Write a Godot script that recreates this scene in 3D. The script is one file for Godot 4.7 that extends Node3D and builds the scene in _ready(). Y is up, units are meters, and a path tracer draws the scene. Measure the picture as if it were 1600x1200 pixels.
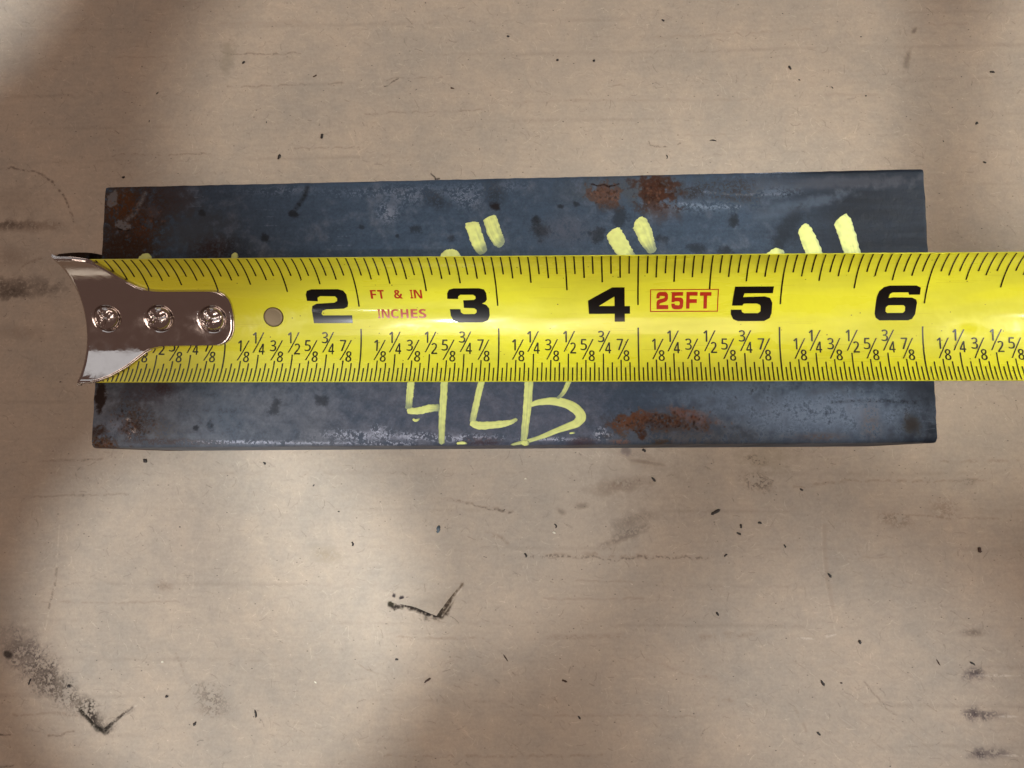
extends Node3D
# A six-inch steel flat bar on corrugated cardboard, measured with a yellow tape. All lengths below are in millimetres; MM turns them into metres.

const MM := 0.001
const BAR_H := 30.0          # thickness of the bar
const ARC_R := 14.2826       # radius of the blade's cross-section
const ARC_A := -1.2319       # angle of its far edge
const BLADE_Y := 30.23
const CARD_PX := 0.1396      # mm on the cardboard per unit of measure
const BAR_PX := 0.1164

var taken := {}
var sans: SystemFont
var sans_bold: SystemFont
var glyphs := {}
var mat := {}
var wob := FastNoiseLite.new()

# ---------------------------------------------------------------- mesh builder

class Shape:
	var v := PackedVector3Array()
	var n := PackedVector3Array()
	var uv := PackedVector2Array()
	var c := PackedColorArray()
	var i := PackedInt32Array()

	func point(p: Vector3, nn: Vector3, u := Vector2.ZERO, col := Color.WHITE) -> int:
		v.append(p * 0.001)
		n.append(nn)
		uv.append(u)
		c.append(col)
		return v.size() - 1

	func tri(a: int, b: int, d: int) -> void:
		var g := (v[b] - v[a]).cross(v[d] - v[a])
		if g.dot(n[a] + n[b] + n[d]) > 0.0:
			i.append_array([a, d, b])
		else:
			i.append_array([a, b, d])

	# rows[r][k]: a grid of points; side +1 or -1 picks which way the normals look
	func grid(rows: Array, side := 1.0, uvs: Array = [], cols: Array = [], closed := false) -> void:
		var first := v.size()
		var nr := rows.size()
		var nk: int = rows[0].size()
		for r in nr:
			for k in nk:
				var ka := k - 1
				var kb := k + 1
				if closed:
					ka = (k - 1 + nk) % nk
					kb = (k + 1) % nk
				else:
					ka = maxi(ka, 0)
					kb = mini(kb, nk - 1)
				var du: Vector3 = rows[mini(r + 1, nr - 1)][k] - rows[maxi(r - 1, 0)][k]
				var dv: Vector3 = rows[r][kb] - rows[r][ka]
				var nn := du.cross(dv) * side
				if nn.length() < 1e-12:
					var ra := 1 if r == 0 else nr - 2
					du = rows[ra][k] - rows[r][k]
					nn = (du if r == 0 else -du).cross(rows[ra][kb] - rows[ra][ka]) * side
				nn = nn.normalized() if nn.length() > 1e-12 else Vector3.UP
				point(rows[r][k], nn, uvs[r][k] if uvs else Vector2(float(r) / nr, float(k) / nk), cols[r][k] if cols else Color.WHITE)
		for r in nr - 1:
			for k in (nk if closed else nk - 1):
				var k2 := (k + 1) % nk
				var a := first + r * nk + k
				var b := first + r * nk + k2
				tri(a, b, a + nk)
				tri(b, b + nk, a + nk)

	func mesh() -> ArrayMesh:
		var a := []
		a.resize(Mesh.ARRAY_MAX)
		a[Mesh.ARRAY_VERTEX] = v
		a[Mesh.ARRAY_NORMAL] = n
		a[Mesh.ARRAY_TEX_UV] = uv
		a[Mesh.ARRAY_COLOR] = c
		a[Mesh.ARRAY_INDEX] = i
		var m := ArrayMesh.new()
		m.add_surface_from_arrays(Mesh.PRIMITIVE_TRIANGLES, a)
		return m

# ---------------------------------------------------------------- surface painter (colour, height, roughness of a flat face)

class Sheet:
	var w: int
	var h: int
	var x0: float
	var z0: float
	var ppm: float
	var px: float
	var c := PackedFloat32Array()
	var t := PackedFloat32Array()
	var ro := PackedFloat32Array()
	var nf: PackedByteArray
	var nm: PackedByteArray
	var nb: PackedByteArray
	var ns: PackedByteArray
	var ink := 1.0   # strength of the next marks

	func _init(ww: int, hh: int, ax: float, az: float, wide: float, unit: float) -> void:
		w = ww
		h = hh
		x0 = ax
		z0 = az
		ppm = ww / wide
		px = unit * ppm
		c.resize(w * h * 3)
		t.resize(w * h)
		ro.resize(w * h)

	func noise(sd: int, freq: float, octaves: int, stretch := 1.0) -> PackedByteArray:
		var f := FastNoiseLite.new()
		f.seed = sd
		f.noise_type = FastNoiseLite.TYPE_SIMPLEX_SMOOTH
		f.frequency = freq
		f.fractal_octaves = octaves
		f.fractal_gain = 0.55
		var im := f.get_seamless_image(int(w / stretch), h, false, false, 0.1, true)
		im.convert(Image.FORMAT_L8)
		if stretch != 1.0:
			im.resize(w, h, Image.INTERPOLATE_CUBIC)
		return im.get_data()

	# clumps at every scale down to single grains
	func grain(sd: int, freq: float) -> PackedByteArray:
		var b := noise(sd, freq, 4)
		var rng := RandomNumberGenerator.new()
		rng.seed = sd
		var fine := PackedByteArray()
		fine.resize((w / 2 + 1) * (h / 2 + 1))
		for k in fine.size():
			fine[k] = rng.randi() % 85
		for y in h:
			for x in w:
				var k := y * w + x
				b[k] = clampi(int(128 + (b[k] - 128) * 0.70 + (fine[(y / 2) * (w / 2) + x / 2] - 42)), 0, 255)
		return b

	func at(p: Vector2) -> Vector2:
		return Vector2((p.x - x0) * ppm, (p.y - z0) * ppm)

	# an irregular patch; rx, ry in the picture's unit, rough bends its outline, soft its edge (0..1), speck breaks it up with fine noise
	func blot(p: Vector2, rx: float, ry: float, turn: float, col: Color, alpha: float, soft := 0.4, rough := 0.5, speck := 0.0, bump := 0.0, gloss := 0.0) -> void:
		var q := at(p)
		var a := rx * px
		var b := ry * px
		var reach := maxf(a, b) * (1.25 + 0.5 * rough + 0.5 * soft)
		var cs := cos(turn)
		var sn := sin(turn)
		for yy in range(maxi(0, int(q.y - reach)), mini(h, int(q.y + reach) + 1)):
			for xx in range(maxi(0, int(q.x - reach)), mini(w, int(q.x + reach) + 1)):
				var dx := xx - q.x
				var dy := yy - q.y
				var ex := (dx * cs + dy * sn) / a
				var ey := (dy * cs - dx * sn) / b
				var k := yy * w + xx
				var d := sqrt(ex * ex + ey * ey) + rough * ((nm[k] - 128) / 110.0 + (nf[k] - 128) / 330.0)
				if d > 1.0 + soft:
					continue
				var m := alpha * ink * (1.0 - smoothstep(1.0 - soft, 1.0 + soft, d))
				if speck > 0.0:
					m *= clampf(1.0 + speck * ((nf[k] - 136) / 42.0 + (nm[k] - 132) / 50.0), 0.0, 1.0)
				lay(k, col, m)
				t[k] += bump * m
				ro[k] += gloss * m

	func lay(k: int, col: Color, m: float) -> void:
		var j := k * 3
		c[j] += (col.r - c[j]) * m
		c[j + 1] += (col.g - c[j + 1]) * m
		c[j + 2] += (col.b - c[j + 2]) * m

	# a worn line along a list of points; gaps breaks it up, bump raises it
	func line(list: Array, wide: float, col: Color, alpha: float, gaps := 0.0, bump := 0.0, wav := 0.5) -> void:
		for s in list.size() - 1:
			var p := at(list[s])
			var q := at(list[s + 1])
			var r := wide * px * 0.5
			var reach := r * 2.0 + 2.0 + wav * 4.0
			var along := q - p
			var l2 := maxf(along.length_squared(), 1e-6)
			for yy in range(maxi(0, int(minf(p.y, q.y) - reach)), mini(h, int(maxf(p.y, q.y) + reach) + 1)):
				for xx in range(maxi(0, int(minf(p.x, q.x) - reach)), mini(w, int(maxf(p.x, q.x) + reach) + 1)):
					var k := yy * w + xx
					var e := Vector2(xx, yy + wav * (nm[k] - 128) / 16.0) - p
					var u := clampf(e.dot(along) / l2, 0.0, 1.0)
					if u >= 1.0 and s < list.size() - 2:
						continue
					var d := (e - along * u).length() / maxf(r, 0.6)
					if d > 1.6:
						continue
					var m := alpha * ink * (1.0 - smoothstep(0.1, 1.5, d)) * clampf(0.72 + (nf[k] - 128) / 150.0, 0.0, 1.0)
					if gaps > 0.0:
						m *= clampf(1.0 + gaps * (nm[k] * 0.6 + nf[k] * 0.5 - 152) / 30.0, 0.0, 1.0)
					lay(k, col, m)
					t[k] += bump * m

	func color_texture() -> ImageTexture:
		var b := PackedByteArray()
		b.resize(w * h * 3)
		for k in w * h * 3:
			b[k] = int(clampf(c[k], 0.0, 1.0) * 255.0 + 0.5)
		return ImageTexture.create_from_image(Image.create_from_data(w, h, false, Image.FORMAT_RGB8, b))

	func grey_texture(a: PackedFloat32Array, half := false) -> ImageTexture:
		var b := PackedByteArray()
		b.resize(w * h)
		for k in w * h:
			b[k] = int(clampf(a[k], 0.0, 1.0) * 255.0 + 0.5)
		var im := Image.create_from_data(w, h, false, Image.FORMAT_L8, b)
		if half:
			im.resize(w / 2, h / 2, Image.INTERPOLATE_BILINEAR)
		return ImageTexture.create_from_image(im)

# ---------------------------------------------------------------- names and places

func numbered(called: String, parent: Node) -> String:
	var key := str(parent.get_instance_id()) + called
	taken[key] = taken.get(key, -1) + 1
	return called if taken[key] == 0 else "%s_%03d" % [called, taken[key]]

func obj(called: String, s: Shape, m: Material, parent: Node = self) -> MeshInstance3D:
	return hang(called, s.mesh(), m, parent)

func hang(called: String, me: Mesh, m: Material, parent: Node = self) -> MeshInstance3D:
	var o := MeshInstance3D.new()
	o.name = numbered(called, parent)
	o.mesh = me
	o.material_override = m
	parent.add_child(o, true)
	return o

func thing(called: String, label: String, category: String, group := "") -> Node3D:
	var o := Node3D.new()
	o.name = numbered(called, self)
	add_child(o, true)
	tag(o, label, category, group)
	return o

func tag(o: Node, label: String, category: String, group := "") -> void:
	o.set_meta("label", label)
	o.set_meta("category", category)
	if group:
		o.set_meta("group", group)

func std(called: String, col: Color, rough: float, metal := 0.0) -> StandardMaterial3D:
	var m := StandardMaterial3D.new()
	m.resource_name = called
	m.albedo_color = col
	m.roughness = rough
	m.metallic = metal
	mat[called] = m
	return m

func lamp_spot(at: Vector3, to: Vector3, energy: float, cone: float, soft: float, size: float, col: Color) -> void:
	var l := SpotLight3D.new()
	l.name = numbered("work_lamp", self)
	add_child(l, true)
	l.look_at_from_position(at * MM, to * MM, Vector3(0, 0, -1))
	l.light_energy = energy
	l.light_color = col
	l.light_size = size * MM
	l.spot_angle = cone
	l.spot_angle_attenuation = soft
	l.spot_range = 6.0
	l.spot_attenuation = 2.0
	l.shadow_enabled = true

# a work lamp whose cone lights a round pool: centre, a point on its rim, brightness at the centre
func pool(at: Vector3, middle: Vector2, rim: Vector2, bright: float, soft: float, size: float, col: Color) -> void:
	var to := Vector3(middle.x, 0, middle.y)
	var d := (at - to).length() * MM
	var cosine := at.y * MM / d
	var r := middle.distance_to(rim) * sqrt(cosine)
	lamp_spot(at, to, bright * d * d / cosine, rad_to_deg(atan(r * MM / d)), soft, size, col)

func lamp_area(at: Vector3, to: Vector3, wide: float, high: float, energy: float, col: Color) -> void:
	var l := AreaLight3D.new()
	l.name = numbered("ceiling_lamp", self)
	add_child(l, true)
	l.look_at_from_position(at * MM, to * MM, Vector3(0, 0, -1))
	l.area_size = Vector2(wide, high) * MM
	l.light_energy = energy
	l.light_color = col
	l.shadow_enabled = true

# ---------------------------------------------------------------- the blade's curved face

func blade(u: float, s: float, lift := 0.0) -> Vector3:
	var a := ARC_A + s / ARC_R
	var r := ARC_R - lift
	var h := ARC_R - r * cos(a)
	var x := -78.598 + 25.4 * u
	return Vector3(x - 0.0917 * h, BLADE_Y + h, -7.6735 + 0.0018 * x + r * sin(a))

func blade_up(s: float) -> Vector3:
	var a := ARC_A + s / ARC_R
	return Vector3(0.05, cos(a), -sin(a)).normalized()

# flat outline in (u inches, s mm) laid on the blade in thin bands
func print_outline(s: Shape, poly: PackedVector2Array, lift := 0.03) -> void:
	var lo := 1e9
	var hi := -1e9
	var ul := 1e9
	var uh := -1e9
	for p in poly:
		lo = minf(lo, p.y)
		hi = maxf(hi, p.y)
		ul = minf(ul, p.x)
		uh = maxf(uh, p.x)
	var bands := maxi(1, int(ceil((hi - lo) / 0.9)))
	for b in bands:
		var a := lerpf(lo, hi, float(b) / bands)
		var z := lerpf(lo, hi, (b + 1.0) / bands)
		var strip := PackedVector2Array([Vector2(ul - 1, a), Vector2(uh + 1, a), Vector2(uh + 1, z), Vector2(ul - 1, z)])
		# the u axis is stretched to millimetres while cutting, so that clipping keeps its precision
		var big := PackedVector2Array()
		for p in poly:
			big.append(Vector2(p.x * 25.4, p.y) * 100.0)
		for k in 4:
			strip[k] = Vector2(strip[k].x * 25.4, strip[k].y) * 100.0
		for piece in (Geometry2D.intersect_polygons(big, strip) if bands > 1 else [big]):
			var ids := Geometry2D.triangulate_polygon(piece)
			var first := s.v.size()
			for p in piece:
				s.point(blade(p.x / 2540.0, p.y / 100.0, lift), blade_up(p.y / 100.0))
			for k in range(0, ids.size(), 3):
				s.tri(first + ids[k], first + ids[k + 1], first + ids[k + 2])

func print_bar(s: Shape, u: float, s0: float, s1: float, wide: float, lift := 0.03) -> void:
	var n := maxi(2, int(ceil(absf(s1 - s0) / 0.7)) + 1)
	var rows := []
	for k in n:
		var ss := lerpf(s0, s1, float(k) / (n - 1))
		var j := wide * (1.0 + 0.10 * wob.get_noise_2d(u * 900.0, ss * 60.0))
		var o := 0.012 * wob.get_noise_2d(u * 500.0 + 77.0, ss * 80.0)
		rows.append([blade(u + (o - j * 0.5) / 25.4, ss, lift), blade(u + (o + j * 0.5) / 25.4, ss, lift)])
	s.grid(rows, 1.0)
	# the blade's own normal
	for k in range(s.v.size() - n * 2, s.v.size()):
		s.n[k] = blade_up(lerpf(s0, s1, float((k - (s.v.size() - n * 2)) / 2) / (n - 1)))

# triangles of one character, scaled to the unit square (y down)
func glyph(ch: String, bold := false) -> PackedVector2Array:
	var key := ch + ("b" if bold else "")
	if not glyphs.has(key):
		var t := TextMesh.new()
		t.font = sans_bold if bold else sans
		t.text = ch
		t.font_size = 96
		t.pixel_size = 0.01
		t.curve_step = 1.0
		t.depth = 0.0
		var a := t.get_mesh_arrays()
		var vv: PackedVector3Array = a[Mesh.ARRAY_VERTEX]
		var nn: PackedVector3Array = a[Mesh.ARRAY_NORMAL]
		var ii: PackedInt32Array = a[Mesh.ARRAY_INDEX]
		var lo := Vector2(1e9, 1e9)
		var hi := Vector2(-1e9, -1e9)
		for p in vv:
			lo = lo.min(Vector2(p.x, p.y))
			hi = hi.max(Vector2(p.x, p.y))
		var out := PackedVector2Array()
		for k in range(0, ii.size(), 3):
			if nn[ii[k]].z < 0.5:
				continue
			for j in 3:
				var p := vv[ii[k + j]]
				out.append(Vector2((p.x - lo.x) / (hi.x - lo.x), (hi.y - p.y) / (hi.y - lo.y)))
		glyphs[key] = out
	return glyphs[key]

func print_glyph(s: Shape, ch: String, u0: float, u1: float, s0: float, s1: float, bold := false) -> void:
	var g := glyph(ch, bold)
	for k in range(0, g.size(), 3):
		var ids := []
		for j in 3:
			var p := Vector2(lerpf(u0, u1, g[k + j].x), lerpf(s0, s1, g[k + j].y))
			ids.append(s.point(blade(p.x, p.y, 0.03), blade_up(p.y)))
		s.tri(ids[0], ids[1], ids[2])
		if not bold:   # the fine digits are printed a little heavier than the face
			for o in [-1.0, 1.0]:
				var more := []
				for j in 3:
					var q := Vector2(lerpf(u0, u1, g[k + j].x) + o * 0.0016, lerpf(s0, s1, g[k + j].y) + o * 0.02)
					more.append(s.point(blade(q.x, q.y, 0.030 + 0.003 * (o + 2.0)), blade_up(q.y)))
				s.tri(more[0], more[1], more[2])

# an outline drawn in its own box (x0..x1, y0..y1), laid into (u0..u1, s0..s1)
func boxed(pts: Array, x0: float, x1: float, y0: float, y1: float, u0: float, u1: float, s0: float, s1: float) -> PackedVector2Array:
	var out := PackedVector2Array()
	for k in range(0, pts.size(), 2):
		out.append(Vector2(remap(pts[k], x0, x1, u0, u1), remap(pts[k + 1], y0, y1, s0, s1)))
	return out

# ================================================================ the scene

func _ready() -> void:
	# camera, surroundings, lamps
	var cam := Camera3D.new()
	cam.name = "camera"
	add_child(cam)
	cam.look_at_from_position(Vector3(5.442, 174.964, 14.572) * MM, Vector3(0.000, 30.000, 0.000) * MM, Vector3(0, 0, -1))
	cam.fov = 51.282
	cam.near = 0.01
	cam.far = 20.0
	cam.current = true

	var env := Environment.new()
	env.background_mode = Environment.BG_COLOR
	env.background_color = Color(0.125, 0.077, 0.063).linear_to_srgb()
	env.tonemap_mode = Environment.TONE_MAPPER_LINEAR
	env.tonemap_exposure = 1.0
	env.sdfgi_enabled = true
	env.ssao_enabled = true
	env.ssil_enabled = true
	var we := WorldEnvironment.new()
	we.name = "surroundings"
	we.environment = env
	add_child(we)

	var warm := Color(1.0, 0.80, 0.69).linear_to_srgb()
	var cool := Color(0.86, 0.94, 1.0).linear_to_srgb()
	var day := Color(0.97, 1.0, 0.99).linear_to_srgb()
	lamp_area(Vector3(0, 1500, 330), Vector3(0, 0, 0), 900, 600, 0.70, warm)
	lamp_area(Vector3(-950, 1500, -1500), Vector3(0, 30, 0), 1100, 1900, 0.44, cool)
	# pools of light between the shadows of whoever leans over the bench
	pool(Vector3(700, 900, -250), Vector2(11.27, -70.37), Vector2(88.54, -68.96), 0.48, 0.0, 4, day)
	pool(Vector3(-75, 630, 226), Vector2(-63.52, 48.00), Vector2(-19.81, 47.69), 0.78, 0.04, 6, cool)
	pool(Vector3(-75, 630, 226), Vector2(-16.53, 13.10), Vector2(39.00, 13.12), 0.47, 0.60, 9, cool)
	pool(Vector3(440, 640, 200), Vector2(70.93, 62.93), Vector2(116.46, 62.45), 0.62, 0.6, 20, cool)
	pool(Vector3(440, 640, -117), Vector2(174.69, -65.92), Vector2(244.64, -64.67), 0.66, 0.0, 5, day)
	pool(Vector3(700, 700, 60), Vector2(49.69, -25.51), Vector2(95.31, -25.11), 0.66, 0.70, 30, day)
	pool(Vector3(552, 700, 300), Vector2(98.82, -2.64), Vector2(134.96, -2.50), 0.42, 0.75, 9, day)
	pool(Vector3(-250, 900, 700), Vector2(-11.88, 81.98), Vector2(62.36, 80.91), 0.25, 0.9, 60, day)
	pool(Vector3(-500, 800, -300), Vector2(-164.17, -122.15), Vector2(-109.36, -120.60), 0.95, 0.0, 6, cool)
	pool(Vector3(-300, 800, 400), Vector2(-190, 130), Vector2(-110, 130), 1.4, 0.5, 20, cool)

	sans = SystemFont.new()
	sans.font_names = PackedStringArray(["Droid Sans"])
	sans_bold = SystemFont.new()
	sans_bold.font_names = PackedStringArray(["Droid Sans"])
	sans_bold.font_weight = 700
	wob.seed = 11
	wob.frequency = 0.01
	wob.fractal_octaves = 3

	make_cardboard()
	make_bar()
	make_tape()
	make_debris()

# ---------------------------------------------------------------- cardboard

func make_cardboard() -> void:
	var sh := Sheet.new(2048, 1536, -144.0, -112.0, 284.0, CARD_PX)
	sh.nf = sh.grain(3, 0.13)
	sh.nm = sh.noise(5, 0.035, 4)
	sh.nb = sh.noise(7, 0.006, 3)
	sh.ns = sh.noise(9, 0.03, 3, 14.0)
	var fibre := sh.noise(15, 0.12, 2, 5.0)
	var base := Color(0.676, 0.624, 0.558)
	for y in sh.h:
		var z := sh.z0 + y / sh.ppm
		var flute := cos((z + 55.23) / 7.97 * TAU)
		var ridge := pow(maxf(0.0, flute), 14.0)
		for x in sh.w:
			var k := y * sh.w + x
			var f := (sh.nf[k] - 128) / 128.0
			var m := (sh.nm[k] - 128) / 128.0
			var b := (sh.nb[k] - 128) / 128.0
			var s := (sh.ns[k] - 128) / 128.0
			var fb := (fibre[k] - 128) / 128.0
			var v := 1.0 + 0.045 * f + 0.02 * fb + 0.025 * m + 0.035 * b + 0.006 * s
			v -= ridge * 0.05 * clampf(s * 2.0 + m * 1.2 + 0.1, 0.0, 1.0)
			var warm := 0.012 * b + 0.008 * m
			# loose dark fibres and dust specks pressed into the paper
			if f > 0.62 and m > 0.12:
				v *= 0.86
			elif f < -0.66 and b > 0.1:
				v *= 1.07
			sh.c[k * 3] = base.r * (v + warm)
			sh.c[k * 3 + 1] = base.g * v
			sh.c[k * 3 + 2] = base.b * (v - warm)
			sh.t[k] = 0.5 + 0.09 * flute + 0.05 * f + 0.03 * fb + 0.05 * m
			sh.ro[k] = 0.5
	var dust := RandomNumberGenerator.new()
	dust.seed = 8
	for j in 15000:
		var p := Vector2(dust.randf() * sh.w, dust.randf() * sh.h)
		var turn := dust.randfn(0.45, 0.9)
		var step := Vector2(cos(turn), sin(turn))
		var bend := dust.randfn(0.0, 0.06)
		var k1 := minf(1.0 + dust.randfn(0.0, 0.065), 1.085)
		for q in dust.randi_range(4, 17):
			var k := posmod(int(p.y), sh.h) * sh.w + posmod(int(p.x), sh.w)
			sh.c[k * 3] *= k1
			sh.c[k * 3 + 1] *= k1
			sh.c[k * 3 + 2] *= k1
			sh.t[k] += (k1 - 1.0) * 1.2
			p += step
			step = step.rotated(bend)
	for j in 2600:
		var k := dust.randi() % (sh.w * sh.h - 2)
		var k1 := dust.randf_range(0.45, 0.85) if j % 4 else 1.16
		for q in (6 if j % 3 else 3):
			sh.c[k * 3 + q] *= k1
	var grime := Color(0.25, 0.21, 0.18)
	var brown := Color(0.42, 0.355, 0.30)
	sh.ink = 0.78
	# brown stains and the bent crease at the left edge
	sh.blot(Vector2(-114.49, -40.11), 52, 9, 0.05, brown, 0.55, 0.7, 0.8, 0.4)
	sh.blot(Vector2(-116.39, -46.19), 40, 22, 0.1, brown, 0.18, 0.8, 0.6)
	sh.blot(Vector2(-115.38, -25.75), 60, 13, 0.02, grime, 0.75, 0.7, 0.9, 0.3)
	sh.blot(Vector2(-108.47, -40.04), 26, 8, 0.0, brown, 0.4, 0.8, 0.8, 0.5)
	sh.blot(Vector2(-115.74, -24.27), 22, 8, 0.0, grime, 0.6, 0.6, 0.8, 0.2)
	sh.blot(Vector2(-116.29, -32.92), 30, 14, 0.1, brown, 0.4, 0.8, 0.9, 0.4)
	sh.blot(Vector2(-117.23, -40.45), 34, 7, 0.0, grime, 0.6, 0.7, 0.8, 0.3)
	sh.line([Vector2(-119.92, -53.87), Vector2(-115.34, -53.50), Vector2(-111.03, -52.52), Vector2(-107.27, -50.33), Vector2(-104.68, -47.26), Vector2(-102.98, -43.90), Vector2(-101.77, -41.02)], 4, grime, 0.6, 1.0, -0.25)
	sh.line([Vector2(-119.96, -54.48), Vector2(-115.38, -54.11), Vector2(-110.77, -53.28), Vector2(-106.71, -51.09), Vector2(-103.81, -47.85), Vector2(-102.09, -44.04)], 3, Color(0.72, 0.66, 0.58), 0.6, 0.6, 0.2)
	sh.line([Vector2(-115.25, -28.43), Vector2(-112.42, -31.09), Vector2(-108.32, -32.54)], 4, brown, 0.5, 1.0)
	sh.blot(Vector2(-112.92, -15.10), 40, 10, 0.1, brown, 0.3, 0.8, 0.8, 0.4)
	sh.ink = 0.58
	# dirty lines along the flutes
	sh.line([Vector2(1.63, 33.96), Vector2(12.62, 34.32), Vector2(20.82, 34.82), Vector2(30.37, 34.24), Vector2(40.54, 34.60)], 4, grime, 0.75, 0.9, -0.2, 1.0)
	sh.line([Vector2(5.76, 34.07), Vector2(16.74, 33.76), Vector2(27.65, 34.25)], 8, brown, 0.5, 1.0)
	sh.line([Vector2(12.58, 39.30), Vector2(24.85, 39.37)], 3, brown, 0.4, 0.5)
	sh.line([Vector2(5.72, 43.23), Vector2(26.83, 42.97)], 4, brown, 0.4, 0.6)
	sh.line([Vector2(21.03, 18.63), Vector2(26.55, 17.93), Vector2(29.29, 18.21)], 11, brown, 0.55, 0.8)
	sh.line([Vector2(59.27, 19.54), Vector2(71.49, 18.04), Vector2(87.62, 18.16), Vector2(99.65, 17.88)], 4, brown, 0.55, 0.9)
	sh.line([Vector2(65.46, 34.36), Vector2(81.49, 34.02)], 3, brown, 0.4, 0.7)
	sh.line([Vector2(77.88, 25.74), Vector2(85.91, 25.45), Vector2(101.83, 26.08)], 3, brown, 0.5, 0.8)
	sh.line([Vector2(5.69, 51.23), Vector2(12.49, 51.04), Vector2(22.65, 50.70)], 8, brown, 0.45, 0.9)
	sh.line([Vector2(38.13, 51.24), Vector2(43.51, 50.41), Vector2(50.19, 50.62)], 9, brown, 0.45, 0.9)
	sh.line([Vector2(-1.13, 67.34), Vector2(27.10, 67.02), Vector2(37.76, 67.16)], 4, brown, 0.4, 0.8)
	sh.line([Vector2(-28.20, 75.74), Vector2(-1.13, 75.65), Vector2(17.64, 75.15)], 4, brown, 0.5, 0.8)
	sh.line([Vector2(-109.06, 68.56), Vector2(-99.20, 67.92), Vector2(-94.93, 68.67)], 4, brown, 0.5, 0.8)
	sh.line([Vector2(-25.83, 51.34), Vector2(-16.19, 51.67), Vector2(-6.59, 51.33)], 4, brown, 0.45, 0.8)
	sh.line([Vector2(-100.56, 44.43), Vector2(-87.71, 44.62), Vector2(-73.54, 44.26)], 3, brown, 0.45, 0.8)
	sh.line([Vector2(-114.96, 21.71), Vector2(-106.23, 21.70), Vector2(-96.10, 21.40), Vector2(-86.01, 21.10)], 3, grime, 0.4, 0.9)
	sh.line([Vector2(-106.71, 13.78), Vector2(-92.18, 13.50)], 3, grime, 0.45, 0.7)
	sh.line([Vector2(-93.57, -56.40), Vector2(-91.33, -56.82), Vector2(-80.79, -56.36), Vector2(-70.32, -56.51)], 3, grime, 0.5, 0.9)
	sh.line([Vector2(-94.01, -80.10), Vector2(-81.83, -80.17)], 3, brown, 0.4, 0.6)
	sh.line([Vector2(-69.25, -88.08), Vector2(-60.91, -87.90), Vector2(-50.34, -87.98)], 8, brown, 0.25, 0.8)
	sh.line([Vector2(-68.99, -81.17), Vector2(-65.95, -80.48), Vector2(-57.65, -80.16), Vector2(-50.14, -80.47)], 3, grime, 0.55, 0.6)
	sh.line([Vector2(-67.17, -72.57), Vector2(-60.41, -72.45), Vector2(-48.45, -72.85), Vector2(-40.25, -72.85)], 3, grime, 0.5, 0.7)
	sh.line([Vector2(-30.60, -73.44), Vector2(-24.69, -73.94), Vector2(-17.30, -73.65)], 3, grime, 0.45, 0.7)
	sh.line([Vector2(-34.91, -65.39), Vector2(-27.53, -65.57), Vector2(-7.70, -65.84)], 3, grime, 0.4, 0.8)
	sh.line([Vector2(-51.01, -57.43), Vector2(-42.13, -57.45), Vector2(-36.23, -57.51)], 3, grime, 0.4, 0.8)
	sh.line([Vector2(28.15, -82.73), Vector2(34.68, -82.44), Vector2(67.16, -83.59)], 4, brown, 0.3, 0.7)
	sh.line([Vector2(20.73, -71.26), Vector2(24.35, -71.19)], 3, grime, 0.45, 0.3)
	sh.line([Vector2(37.81, -59.21), Vector2(47.09, -59.06)], 3, brown, 0.3, 0.5)
	sh.line([Vector2(-1.13, -67.55), Vector2(13.44, -67.75), Vector2(36.55, -67.49), Vector2(52.31, -67.21)], 5, brown, 0.25, 0.6)
	sh.line([Vector2(69.42, -68.11), Vector2(80.73, -67.75)], 5, brown, 0.25, 0.6)
	sh.line([Vector2(91.42, -84.29), Vector2(101.33, -84.23)], 4, brown, 0.3, 0.5)
	sh.blot(Vector2(87.92, -76.48), 4, 15, 0.3, grime, 0.45, 0.7, 0.5)
	sh.blot(Vector2(89.65, -82.81), 3, 6, 0.6, grime, 0.6, 0.6, 0.5)
	sh.line([Vector2(90.52, 13.82), Vector2(99.88, 13.95), Vector2(106.57, 13.68)], 5, brown, 0.5, 0.9)
	sh.ink = 0.62
	# dirt rubbed off the bar, below it
	sh.blot(Vector2(21.71, 19.31), 34, 10, -0.1, brown, 0.7, 0.7, 0.8, 0.3)
	sh.blot(Vector2(24.49, 17.25), 60, 60, 0.0, brown, 0.20, 0.9, 0.5)
	sh.blot(Vector2(24.35, 26.82), 30, 10, -0.35, grime, 0.5, 0.7, 0.9, 0.5)
	sh.blot(Vector2(22.94, 29.95), 36, 6, -0.4, grime, 0.55, 0.7, 0.9, 0.5)
	sh.blot(Vector2(14.09, 23.43), 10, 5, 0.0, grime, 0.5, 0.7, 0.8, 0.4)
	sh.blot(Vector2(9.39, 24.67), 8, 4, 0.5, grime, 0.5, 0.7, 0.8, 0.4)
	sh.blot(Vector2(26.62, 13.11), 30, 12, 0.3, brown, 0.4, 0.8, 0.8, 0.5)
	sh.blot(Vector2(27.99, 14.08), 24, 2.5, 0.15, brown, 0.6, 0.7, 0.5)
	sh.blot(Vector2(23.61, 11.45), 6, 8, -0.6, Color(0.29, 0.25, 0.27), 0.7, 0.6, 0.6)
	sh.blot(Vector2(51.58, 18.19), 24, 14, 0.2, grime, 0.75, 0.6, 0.9, 1.6)
	sh.blot(Vector2(51.31, 13.53), 18, 7, 0.3, grime, 0.7, 0.6, 0.9, 1.4)
	sh.blot(Vector2(54.09, 11.89), 40, 26, 0.0, Color(0.45, 0.38, 0.24), 0.20, 0.9, 0.6)
	sh.blot(Vector2(80.53, 26.27), 28, 12, 0.2, brown, 0.6, 0.7, 0.9, 1.2)
	sh.blot(Vector2(90.66, 23.96), 22, 16, 0.2, brown, 0.55, 0.7, 0.9, 1.3)
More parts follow.
